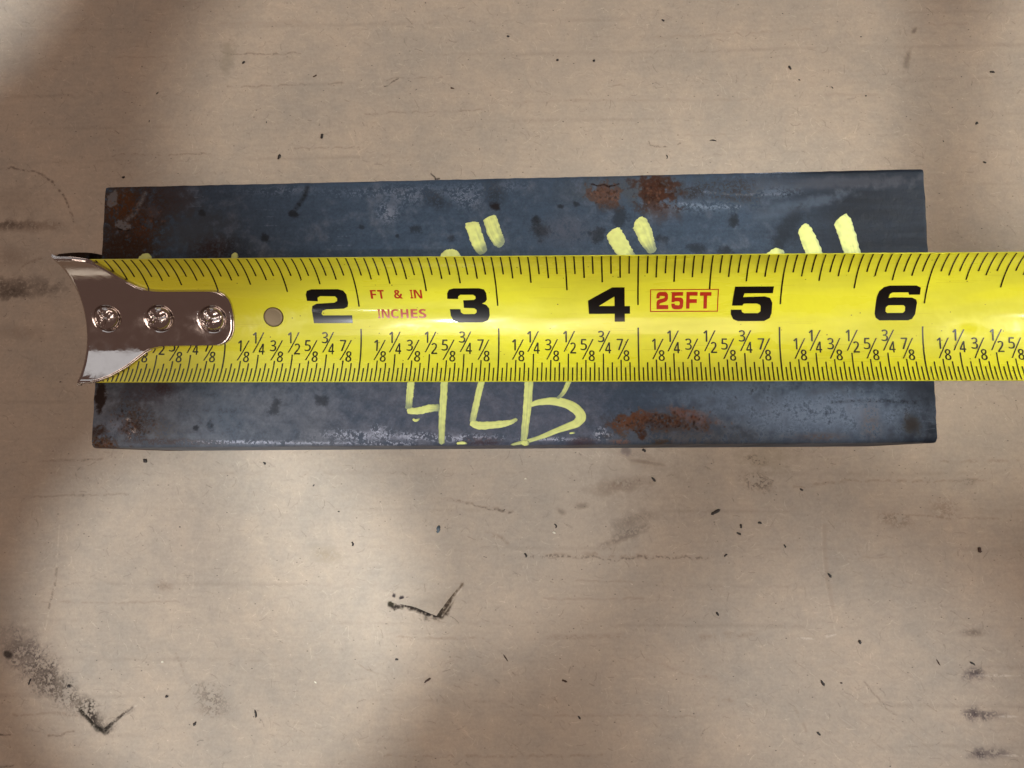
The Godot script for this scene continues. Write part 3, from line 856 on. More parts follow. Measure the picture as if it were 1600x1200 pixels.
	sh.blot(Vector2(21.38, 6.46), 24, 9, -0.3, Color(0.40, 0.265, 0.19), 0.8, 0.5, 0.9, 0.3, -0.1, 0.3)
	sh.blot(Vector2(23.40, 9.46), 8, 8, 0.0, rust, 0.85, 0.4, 0.7, 0.3, -0.1, 0.3)
	sh.blot(Vector2(19.60, 10.50), 14, 4, 0.0, Color(0.45, 0.33, 0.28), 0.8, 0.5, 0.8, 0.5)
	sh.blot(Vector2(27.04, 10.62), 13, 5, 0.0, Color(0.26, 0.20, 0.15), 0.7, 0.5, 0.7, 0.3)
	sh.blot(Vector2(40.20, 8.23), 60, 14, 0.3, Color(0.23, 0.24, 0.25), 0.6, 0.8, 0.8, 0.6)
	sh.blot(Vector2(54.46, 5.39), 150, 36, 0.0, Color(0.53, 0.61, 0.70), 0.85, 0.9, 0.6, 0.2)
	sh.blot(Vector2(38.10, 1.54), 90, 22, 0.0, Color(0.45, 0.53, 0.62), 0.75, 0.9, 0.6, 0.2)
	sh.blot(Vector2(63.97, 7.12), 14, 24, 0.0, Color(0.44, 0.39, 0.37), 0.6, 0.8, 0.8, 0.7)
	sh.blot(Vector2(71.14, 7.37), 11, 13, 0.0, Color(0.19, 0.165, 0.14), 0.75, 0.6, 0.5)
	sh.blot(Vector2(54.87, 9.62), 40, 6, 0.0, Color(0.39, 0.335, 0.31), 0.6, 0.7, 0.8, 0.6)
	sh.line([Vector2(57.36, 3.44), Vector2(64.15, 3.12), Vector2(73.11, 3.72)], 6, dark, 0.5, 0.8)
	sh.blot(Vector2(73.85, 0.28), 26, 30, 0.0, Color(0.15, 0.185, 0.235), 0.6, 0.9, 0.5)
	# coarse grains in the rust
	var rng := RandomNumberGenerator.new()
	rng.seed = 3
	for q in [[Vector2(27.68, 6.82), 8.5, 1.8], [Vector2(26.84, -35.32), 3.2, 2.4], [Vector2(17.38, -35.32), 2.6, 1.8], [Vector2(-72.22, -31.36), 5.5, 5.5], [Vector2(-70.36, 7.10), 4.0, 3.0], [Vector2(-75.60, 10.63), 2.4, 1.2]]:
		for k in int(26 * q[1]):
			var o: Vector2 = q[0] + Vector2(rng.randfn(0.0, q[1] * 0.5), rng.randfn(0.0, q[2] * 0.5))
			var tone: Color = [Color(0.44, 0.31, 0.24), Color(0.13, 0.09, 0.07), Color(0.31, 0.19, 0.12)][k % 3]
			sh.blot(o, rng.randf_range(1.0, 2.6), rng.randf_range(0.8, 1.8), rng.randf() * 3.0, tone, rng.randf_range(0.2, 0.5), 0.6, 0.6)
	# thin scratches
	for j in 34:
		var o := Vector2(-74.0 + fposmod(j * 53.77, 148.0), -38.0 + fposmod(j * 17.31, 48.0))
		sh.line([o, o + Vector2(1.5 + fposmod(j * 0.731, 1.0) * 5.0, 0.25 * sin(j * 2.1))], 1.1, frost, 0.35, 0.8, 0.0, 0.1)
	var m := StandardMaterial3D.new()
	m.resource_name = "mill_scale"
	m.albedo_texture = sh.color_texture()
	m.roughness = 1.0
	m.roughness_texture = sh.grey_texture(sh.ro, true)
	m.roughness_texture_channel = BaseMaterial3D.TEXTURE_CHANNEL_RED
	m.metallic = 0.0
	m.metallic_specular = 0.28
	m.heightmap_enabled = true
	m.heightmap_texture = sh.grey_texture(sh.t)
	m.heightmap_scale = 0.03
	mat["bar"] = m

	var far_l := Vector2(-77.55, -38.2)
	var far_r := Vector2(75.64, -39.65)
	var near_l := Vector2(-77.62, 11.6)
	var near_r := Vector2(75.56, 10.75)
	var prof := []   # (0 far .. 1 near, distance in from that edge, height)
	prof.append([0, 0.0, 0.3])
	for k in 7:
		prof.append([0, 0.0, lerpf(3.0, BAR_H - 0.9, k / 6.0)])
	for k in range(1, 6):
		var a := k / 5.0 * PI / 2
		prof.append([0, 0.9 * (1 - cos(a)), BAR_H - 0.9 + 0.9 * sin(a)])
	for k in range(1, 40):
		prof.append([0, lerpf(0.9, 48.0, k / 40.0), BAR_H])
	for k in range(0, 7):
		var a := k / 6.0 * PI / 2
		prof.append([1, 1.1 * (1 - sin(a)), BAR_H - 1.1 + 1.1 * cos(a)])
	for k in range(1, 8):
		prof.append([1, 0.0, lerpf(BAR_H - 1.1, 0.3, k / 7.0)])
	prof.append([1, 0.4, 0.03])
	prof.append([0, 0.4, 0.03])
	var ts := [0.0, 0.0, 0.0006, 0.0022, 0.006]
	for k in range(1, 96):
		ts.append(lerpf(0.006, 0.994, k / 96.0))
	ts.append_array([0.994, 0.9978, 0.9994, 1.0, 1.0])
	var rows := []
	var uvs := []
	for r in ts.size():
		var t: float = ts[r]
		var shrink := 0.0
		if r == 0 or r == ts.size() - 1:
			shrink = 0.12
		elif r == 1 or r == ts.size() - 2:
			shrink = 0.05
		elif r == 2 or r == ts.size() - 3:
			shrink = 0.03
		var row := []
		var uvr := []
		for k in prof.size():
			var e: float = prof[k][1] + shrink
			var y: float = prof[k][2]
			var top := smoothstep(20.0, 30.0, y)
			e += 0.10 * wob.get_noise_2d(t * 9000.0, prof[k][0] * 500.0) * top
			if y > 29.0:
				y -= shrink
			var q: float = e / 50.0 if prof[k][0] == 0 else 1.0 - e / 50.0
			var p := far_l.lerp(far_r, t).lerp(near_l.lerp(near_r, t), q)
			if t < 0.003 or t > 0.997:
				p.x += 0.16 * wob.get_noise_2d(p.y * 260.0, 40.0 + t * 900.0) * top
			row.append(Vector3(p.x, y, p.y))
			uvr.append(Vector2((p.x - sh.x0) / 157.5, (p.y - sh.z0) / (157.5 * 718.0 / 2048.0)))
		rows.append(row)
		uvs.append(uvr)
	var s := Shape.new()
	s.grid(rows, -1.0, uvs, [], true)
	for end in [0, rows.size() - 1]:
		var nn := Vector3(-1 if end == 0 else 1, 0, 0)
		var mid: Vector3 = (rows[end][0] + rows[end][rows[end].size() / 2]) * 0.5
		var c0 := s.point(Vector3(mid.x, 15.0, -14.0), nn, uvs[end][2])
		var ids := []
		for k in rows[end].size():
			ids.append(s.point(rows[end][k], nn, uvs[end][k]))
		for k in ids.size():
			s.tri(c0, ids[k], ids[(k + 1) % ids.size()])
	var bar := thing("steel_bar", "dark blue-grey rusty steel flat bar with yellow painted marks, under the tape", "steel bar")
	obj("bar_body", s, m, bar)

	# yellow paint-pen writing
	var paint := std("paint", Color.WHITE, 0.62)
	paint.vertex_color_use_as_albedo = true
	stroke(bar, [Vector2(-7.52, -30.36), Vector2(-7.40, -29.75), Vector2(-6.67, -27.54), Vector2(-5.95, -25.59), Vector2(-5.23, -24.36)], [17, 20, 20, 18, 12], 0.75, 3)
	stroke(bar, [Vector2(-4.30, -31.30), Vector2(-4.06, -30.69), Vector2(-3.33, -28.48), Vector2(-2.50, -26.77), Vector2(-1.55, -26.03)], [17, 20, 20, 19, 11], 0.6, 4)
	stroke(bar, [Vector2(18.48, -28.48), Vector2(18.94, -27.75), Vector2(20.09, -25.56), Vector2(21.24, -23.86), Vector2(22.39, -22.64)], [20, 24, 24, 20, 15], 0.9, 5)
	stroke(bar, [Vector2(22.98, -30.37), Vector2(23.68, -29.63), Vector2(24.58, -27.44), Vector2(25.26, -25.75), Vector2(26.05, -24.17)], [14, 23, 23, 18, 11], 0.7, 6)
	stroke(bar, [Vector2(53.08, -28.81), Vector2(53.64, -28.09), Vector2(54.59, -25.68), Vector2(55.53, -23.04), Vector2(56.06, -21.84)], [13, 20, 22, 22, 22], 0.8, 7)
	stroke(bar, [Vector2(60.09, -30.42), Vector2(60.52, -29.69), Vector2(61.23, -27.28), Vector2(61.92, -24.41), Vector2(62.27, -22.02)], [18, 24, 24, 23, 22], 0.7, 8)
	stroke(bar, [Vector2(-70.23, -23.17), Vector2(-69.65, -23.78), Vector2(-68.92, -24.02), Vector2(-68.14, -23.03)], [10, 14, 15, 12], 0.95, 9)
	stroke(bar, [Vector2(-52.66, -24.11), Vector2(-52.05, -24.22), Vector2(-51.44, -24.22)], [9, 12, 11], 1.0, 10)
	stroke(bar, [Vector2(-13.08, -22.99), Vector2(-11.90, -23.82), Vector2(-10.94, -23.81), Vector2(-9.98, -22.71)], [14, 20, 20, 16], 0.95, 11)
	stroke(bar, [Vector2(46.37, -21.93), Vector2(47.45, -23.12), Vector2(48.51, -23.82), Vector2(49.65, -23.33)], [14, 16, 15, 14], 0.95, 12)
	var four := stroke(bar, [Vector2(-18.32, -1.84), Vector2(-18.53, -0.07), Vector2(-18.74, 2.28), Vector2(-18.94, 4.63)], [10, 10, 10, 9], 0.85, 13)
	four.set_meta("label", "upright of the painted numeral 4")
	stroke(bar, [Vector2(-19.17, 4.86), Vector2(-16.94, 4.86), Vector2(-14.95, 4.40), Vector2(-12.84, 4.29)], [8, 10, 11, 9], 0.9, 14, 0.09)
	stroke(bar, [Vector2(-12.31, -1.81), Vector2(-12.51, 2.30), Vector2(-12.71, 5.81), Vector2(-12.78, 10.92)], [10, 10, 10, 8], 0.75, 15, 0.13)
	stroke(bar, [Vector2(-5.15, -1.78), Vector2(-5.84, 0.68), Vector2(-6.53, 3.72), Vector2(-7.22, 6.99)], [9, 9, 9, 9], 0.8, 16)
	stroke(bar, [Vector2(-7.57, 6.98), Vector2(-5.81, 7.57), Vector2(-2.32, 7.34), Vector2(-0.35, 7.00), Vector2(0.93, 6.42)], [8, 11, 10, 7, 4], 0.8, 17, 0.09)
	stroke(bar, [Vector2(3.15, -1.75), Vector2(2.91, 2.35), Vector2(2.55, 6.42), Vector2(2.08, 10.48)], [12, 12, 11, 9], 0.7, 18)
	stroke(bar, [Vector2(3.26, 3.98), Vector2(4.65, 3.41), Vector2(6.98, 3.18), Vector2(9.29, 3.42), Vector2(11.37, 4.47), Vector2(12.40, 5.63), Vector2(12.28, 6.56), Vector2(11.00, 7.48), Vector2(8.34, 8.40), Vector2(5.21, 9.67), Vector2(2.08, 10.59), Vector2(-0.23, 11.05)], [5, 8, 11, 12, 14, 15, 14, 11, 8, 6, 5, 3], 0.85, 19, 0.09)
	stroke(bar, [Vector2(10.84, -1.71), Vector2(10.13, 0.04), Vector2(9.30, 1.67), Vector2(8.14, 2.83)], [7, 7, 6, 4], 0.6, 20)
	stroke(bar, [Vector2(-18.10, 6.38), Vector2(-17.51, 6.62), Vector2(-16.81, 6.27)], [3, 4, 2], 1.0, 21)
	stroke(bar, [Vector2(-9.99, 10.81), Vector2(-9.06, 10.70), Vector2(-8.13, 10.81)], [3, 4, 2], 1.0, 22)
	stroke(bar, [Vector2(10.41, 8.99), Vector2(11.34, 8.87)], [2, 3], 0.5, 23)
	stroke(bar, [Vector2(1.74, 10.59), Vector2(2.32, 10.71), Vector2(3.13, 10.71)], [6, 8, 6], 1.0, 24, 0.35)

# a brush mark: a thin domed ribbon of paint that thins out towards its end
func stroke(bar: Node, pts: Array, wide: Array, body: float, sd: int, thick := 0.06) -> MeshInstance3D:
	var n := 40
	var curve := []
	var ww := []
	for r in n + 1:
		var x := float(r) / n * (pts.size() - 1)
		var k := mini(int(x), pts.size() - 2)
		var f := x - k
		var a: Vector2 = pts[maxi(k - 1, 0)]
		var d: Vector2 = pts[mini(k + 2, pts.size() - 1)]
		curve.append((pts[k] as Vector2).cubic_interpolate(pts[k + 1], a, d, f))
		ww.append(lerpf(wide[k], wide[k + 1], f) * BAR_PX * 0.56)
	var reach := 0.0
	for r in n:
		reach += (curve[r] as Vector2).distance_to(curve[r + 1])
	var rows := []
	var cols := []
	for r in n + 1:
		var dir: Vector2 = (curve[mini(r + 1, n)] - curve[maxi(r - 1, 0)]).normalized()
		var side := Vector2(-dir.y, dir.x)
		var t := float(r) / n
		var near_end := minf(t, 1.0 - t) * reach / maxf(ww[r], 0.05)
		var half: float = ww[r] * (sqrt(1.0 - pow(1.0 - minf(near_end * 1.25, 1.0), 2.0)) * 0.96 + 0.04)
		var row := []
		var colr := []
		for k in 13:
			var v := k / 6.0 - 1.0
			var ragged := 1.0 + 0.16 * wob.get_noise_2d(r * 26.0 + sd * 531.0, signf(v) * 300.0) * absf(v)
			var p: Vector2 = curve[r] + side * v * half * ragged
			p += dir * 0.22 * wob.get_noise_2d(v * 160.0, sd * 97.0 + (0.0 if t < 0.5 else 700.0)) * (1.0 if r == 0 or r == n else 0.4)
			var y := BAR_H + 0.015 + thick * (1.0 - pow(absf(v), 4.0)) * (0.85 + 0.4 * wob.get_noise_2d(p.x * 130.0, p.y * 130.0 + sd))
			if absf(v) > 0.99 or r == 0 or r == n:
				y = BAR_H + 0.012
			row.append(Vector3(p.x, y, p.y))
			var g := wob.get_noise_2d(p.x * 70.0 + 900.0, p.y * 70.0)
			var streak := wob.get_noise_2d(v * 260.0 + sd * 31.0, t * 60.0)
			var cover := clampf(body + 0.18 * g + 0.42 * streak + 0.34 * (1.0 - pow(t, 3.0)) - 0.05 - 0.55 * smoothstep(0.6, 1.0, t) * (0.4 if reach > 8.0 else 1.7) - 0.30 * smoothstep(0.7, 1.0, absf(v)), 0.12, 1.0)
			var tone := Color(0.19, 0.24, 0.16).lerp(Color(0.72, 0.78, 0.24), cover)
			colr.append(tone * (1.0 + 0.10 * g))
		rows.append(row)
		cols.append(colr)
	var s := Shape.new()
	s.grid(rows, 1.0, [], cols)
	for k in s.n.size():
		if s.n[k].y < 0.0:
			s.n[k] = -s.n[k]
	var again := s.i.duplicate()
	s.i.clear()
	for k in range(0, again.size(), 3):
		s.tri(again[k], again[k + 1], again[k + 2])
	return obj("paint_stroke", s, mat["paint"], bar)

# ---------------------------------------------------------------- tape

func make_tape() -> void:
	var yellow := std("yellow_coating", Color(0.95, 0.942, 0.25), 0.42)
	yellow.clearcoat_enabled = true
	yellow.clearcoat = 0.55
	yellow.clearcoat_roughness = 0.075
	var black := std("black_print", Color(0.05, 0.035, 0.03), 0.40)
	black.clearcoat_enabled = true
	black.metallic_specular = 0.3
	black.clearcoat = 0.45
	black.clearcoat_roughness = 0.13
	var green := std("fine_print", Color(0.10, 0.12, 0.03), 0.42)
	green.clearcoat_enabled = true
	green.clearcoat = 0.5
	green.clearcoat_roughness = 0.13
	var red := std("red_print", Color(0.72, 0.17, 0.05), 0.42)
	red.clearcoat_enabled = true
	red.clearcoat = 0.5
	red.clearcoat_roughness = 0.13
	# faint handling marks in the coating
	var f := FastNoiseLite.new()
	f.seed = 31
	f.frequency = 0.012
	f.fractal_octaves = 4
	var im := f.get_seamless_image(1024, 256)
	im.convert(Image.FORMAT_L8)
	yellow.heightmap_enabled = true
	yellow.heightmap_texture = ImageTexture.create_from_image(im)
	yellow.heightmap_scale = 0.012

	var wear := Image.create(2048, 512, false, Image.FORMAT_RGB8)
	var g2 := FastNoiseLite.new()
	g2.seed = 35
	g2.frequency = 0.006
	g2.fractal_octaves = 5
	var cloud := g2.get_seamless_image(512, 512)
	cloud.convert(Image.FORMAT_L8)
	cloud.resize(2048, 512, Image.INTERPOLATE_CUBIC)
	var cb := cloud.get_data()
	var wb := PackedByteArray()
	wb.resize(2048 * 512 * 3)
	for k in 2048 * 512:
		var d := 1.0 - 0.05 * clampf((cb[k] - 120) / 90.0, 0.0, 1.0)
		wb[k * 3] = int(255 * d)
		wb[k * 3 + 1] = int(255 * d)
		wb[k * 3 + 2] = int(255 * (d - 0.04))
	wear = Image.create_from_data(2048, 512, false, Image.FORMAT_RGB8, wb)
	var rng := RandomNumberGenerator.new()
	rng.seed = 19
	for k in 70:
		var tone := Color(0.62, 0.56, 0.42) if k % 3 else Color(0.35, 0.30, 0.2)
		wear.fill_rect(Rect2i(rng.randi() % 2040, rng.randi() % 505, rng.randi_range(2, 4), rng.randi_range(2, 4)), tone)
	for k in 60:
		var long := rng.randi_range(20, 160)
		wear.fill_rect(Rect2i(rng.randi() % (2048 - long), rng.randi() % 510, long, 1), Color(0.90, 0.88, 0.80))
	yellow.albedo_texture = ImageTexture.create_from_image(wear)
	yellow.roughness_texture = ImageTexture.create_from_image(cloud)
	yellow.roughness = 0.75

	var tape := thing("tape_measure", "yellow steel tape measure with chrome hook lying across the steel bar", "tape measure")
	var s := Shape.new()
	var top := []
	var low := []
	var uvs := []
	for r in 121:
		var u := lerpf(0.04, 13.0, r / 120.0)
		var a := []
		var b := []
		var uvr := []
		for k in 49:
			var ss := 25.4 * k / 48.0
			a.append(blade(u, ss))
			b.append(blade(u, ss, -0.16))
			uvr.append(Vector2(u * 0.25, ss / 25.4))
		top.append(a)
		low.append(b)
		uvs.append(uvr)
	s.grid(top, 1.0, uvs)
	s.grid(low, -1.0, uvs)
	for k in [0, 48]:
		var e := []
		for r in 121:
			e.append([top[r][k], low[r][k]])
		s.grid(e, 1.0 if k == 48 else -1.0)
	for r in [0, 120]:
		s.grid([top[r], low[r]], 1.0 if r == 120 else -1.0)
	var face := obj("blade", s, yellow, tape)

	# graduation lines
	var up := Shape.new()
	var down := Shape.new()
	for k in range(2, 145):
		var l := 4.55
		if k % 16 == 0:
			l = 10.9
		elif k % 8 == 0:
			l = 7.95
		elif k % 4 == 0:
			l = 6.4
		elif k % 2 == 0:
			l = 5.45
		print_bar(up, k / 16.0, 0.06, l, 0.27)
	for k in range(3, 290):
		var l := 22.5
		if k % 32 == 0:
			l = 15.04
		elif k % 8 == 0:
			l = 19.8
		elif k % 4 == 0:
			l = 21.0
		elif k % 2 == 0:
			l = 21.5
		print_bar(down, k / 32.0, l, 25.3, 0.25 if k % 32 else 0.28)
	var g1 := obj("graduation_marks", up, black, face)
	g1.set_meta("kind", "stuff")
	g1 = obj("graduation_marks", down, green, face)
	g1.set_meta("kind", "stuff")

	# big inch numerals, each an outline in its own box
	var two := [178, 440, 178, 400, 190, 375, 220, 365, 385, 365, 415, 375, 430, 400, 432, 455, 425, 478, 400, 490, 290, 494, 265, 502, 256, 520, 264, 530, 447, 530, 447, 577, 203, 577, 198, 500, 205, 472, 235, 458, 345, 452, 365, 442, 368, 425, 357, 412, 265, 410, 248, 420, 245, 443]
	var three := [1042, 430, 1045, 395, 1060, 370, 1090, 362, 1245, 362, 1275, 370, 1287, 395, 1287, 435, 1275, 452, 1255, 461, 1280, 470, 1297, 492, 1298, 535, 1285, 565, 1250, 577, 1105, 577, 1070, 565, 1055, 535, 1052, 495, 1118, 495, 1120, 515, 1135, 526, 1205, 526, 1218, 515, 1218, 500, 1205, 490, 1140, 488, 1140, 440, 1205, 438, 1218, 430, 1218, 415, 1205, 405, 1125, 405, 1112, 415, 1110, 432]
	var four_a := [392, 440, 545, 355, 558, 355, 558, 415, 460, 474, 558, 474, 558, 522, 396, 522]
	var four_b := [558, 355, 622, 355, 622, 570, 558, 570]
	var four_c := [622, 475, 655, 475, 655, 522, 622, 522]
	var five := [1303, 350, 1543, 350, 1540, 395, 1365, 395, 1358, 418, 1490, 415, 1525, 425, 1541, 455, 1540, 520, 1528, 550, 1495, 567, 1330, 567, 1300, 555, 1285, 525, 1284, 497, 1350, 497, 1355, 512, 1370, 519, 1455, 519, 1470, 508, 1470, 475, 1460, 465, 1445, 460, 1365, 460, 1355, 472, 1290, 472]
	var six_a := [795, 340, 740, 340, 705, 350, 680, 375, 670, 410, 667, 515, 675, 540, 700, 557, 795, 557, 795, 512, 745, 512, 733, 500, 735, 477, 750, 465, 795, 465, 795, 416, 775, 416, 745, 420, 750, 395, 765, 385, 795, 385]
	var six_b := [795, 340, 905, 340, 935, 355, 937, 400, 870, 400, 862, 385, 795, 385]
	var six_c := [795, 416, 890, 418, 918, 430, 927, 450, 922, 520, 905, 548, 880, 557, 795, 557, 795, 512, 845, 512, 857, 500, 855, 475, 845, 465, 795, 465]
	numeral(face, black, [two], 178, 447, 365, 577, 1.628, 1.942)
	numeral(face, black, [three], 1042, 1298, 362, 577, 2.643, 2.939)
	numeral(face, black, [four_a, four_b, four_c], 392, 655, 355, 570, 3.646, 3.943)
	numeral(face, black, [five], 1284, 1543, 350, 567, 4.655, 4.946)
	numeral(face, black, [six_a, six_b, six_c], 667, 937, 340, 557, 5.662, 5.960)

	# eighths
	var tops := ["1", "1", "3", "1", "5", "3", "7"]
	var lows := ["8", "4", "8", "2", "8", "4", "8"]
	var mid_top := [-11.0, -25.0, -17.0, -18.0, -13.0, -13.0, -6.0]
	var mid_low := [34.0, 20.0, 33.0, 30.0, 37.0, 30.0, 34.0]
	for inch in range(0, 9):
		for k in range(1, 8):
			var u := inch + k / 8.0
			if u < 0.3 or u > 8.9:
				continue
			var d := 0.0 if k % 2 == 0 else 1.48
			var p := Shape.new()
			var z := 1.0 / 882.0
			var ht := 11.0 if tops[k - 1] == "1" else 19.0
			var shift := -3.0 if tops[k - 1] == "1" else 0.0
			print_glyph(p, tops[k - 1], u + (mid_top[k - 1] + shift - ht) * z, u + (mid_top[k - 1] + shift + ht) * z, 15.60 + d, 17.66 + d)
			print_glyph(p, lows[k - 1], u + (mid_low[k - 1] - 18.0) * z, u + (mid_low[k - 1] + 18.0) * z, 17.72 + d, 19.76 + d)
			var so: float = (mid_top[k - 1] + mid_low[k - 1]) * 0.5
			var a := u + (so - 33.0) * z
			var b := u + (so + 33.0) * z
			var wd := 4.4 * z
			print_outline(p, PackedVector2Array([Vector2(a - wd, 19.42 + d), Vector2(b - wd, 15.62 + d), Vector2(b + wd, 15.62 + d), Vector2(a + wd, 19.42 + d)]))
			obj("fraction", p, green, face)

	# red lettering
	var spots := [["F", 195, 300, 0], ["T", 325, 440, 0], ["&", 610, 762, 0], ["I", 898, 945, 0], ["N", 965, 1108, 0], ["I", 278, 326, 1], ["N", 350, 490, 1], ["C", 515, 655, 1], ["H", 690, 828, 1], ["E", 868, 990, 1], ["S", 1012, 1145, 1]]
	for q in spots:
		var p := Shape.new()
		var row: int = q[3]
		var u0: float = 2.1 + (q[1] - 206.0) / 11.43 * 0.00464
		var u1: float = 2.1 + (q[2] - 206.0) / 11.43 * 0.00464
		print_glyph(p, q[0], u0, u1, 7.68 if row == 0 else 11.42, 9.40 if row == 0 else 13.10, true)
		obj("letter", p, red, face)
	var big := {
		"2": [325, 420, 330, 350, 350, 315, 385, 302, 480, 302, 510, 315, 527, 350, 527, 430, 510, 465, 470, 485, 390, 510, 378, 537, 535, 540, 535, 610, 330, 610, 330, 490, 345, 455, 385, 435, 460, 415, 476, 400, 470, 378, 387, 375, 378, 420],
		"5": [597, 305, 795, 305, 790, 372, 650, 378, 648, 405, 750, 405, 785, 425, 800, 465, 795, 570, 775, 602, 735, 615, 650, 615, 610, 600, 592, 565, 590, 515, 645, 515, 655, 540, 720, 545, 738, 530, 738, 490, 720, 475, 650, 475, 640, 490, 590, 490],
		"F": [850, 305, 1045, 305, 1045, 375, 908, 375, 908, 435, 1035, 435, 1035, 505, 908, 505, 908, 605, 850, 605],
		"T": [1085, 310, 1285, 310, 1285, 378, 1212, 378, 1212, 605, 1152, 605, 1152, 378, 1085, 378],
	}
	for ch in big:
		var p := Shape.new()
		print_outline(p, boxed(big[ch], 215, 1410, 262, 650, 4.085, 4.565, 8.0, 12.1))
		obj("letter", p, red, face)
	var fr := Shape.new()
	var u0 := 4.085
	var u1 := 4.565
	var e := 0.0065
	for q in [[u0, u1, 7.9, 8.08], [u0, u1, 12.02, 12.2]]:
		print_outline(fr, PackedVector2Array([Vector2(q[0], q[2]), Vector2(q[1], q[2]), Vector2(q[1], q[3]), Vector2(q[0], q[3])]), 0.035)
	for q in [[u0, u0 + e], [u1 - e, u1]]:
		print_outline(fr, PackedVector2Array([Vector2(q[0], 8.08), Vector2(q[1], 8.08), Vector2(q[1], 12.02), Vector2(q[0], 12.02)]), 0.035)
	obj("printed_frame", fr, red, face)

	make_hook(tape)

func numeral(face: Node, m: Material, pieces: Array, x0: float, x1: float, y0: float, y1: float, u0: float, u1: float) -> void:
	var s := Shape.new()
	for pts in pieces:
		print_outline(s, boxed(pts, x0, x1, y0, y1, u0, u1, 7.45, 13.95))
	obj("inch_numeral", s, m, face)

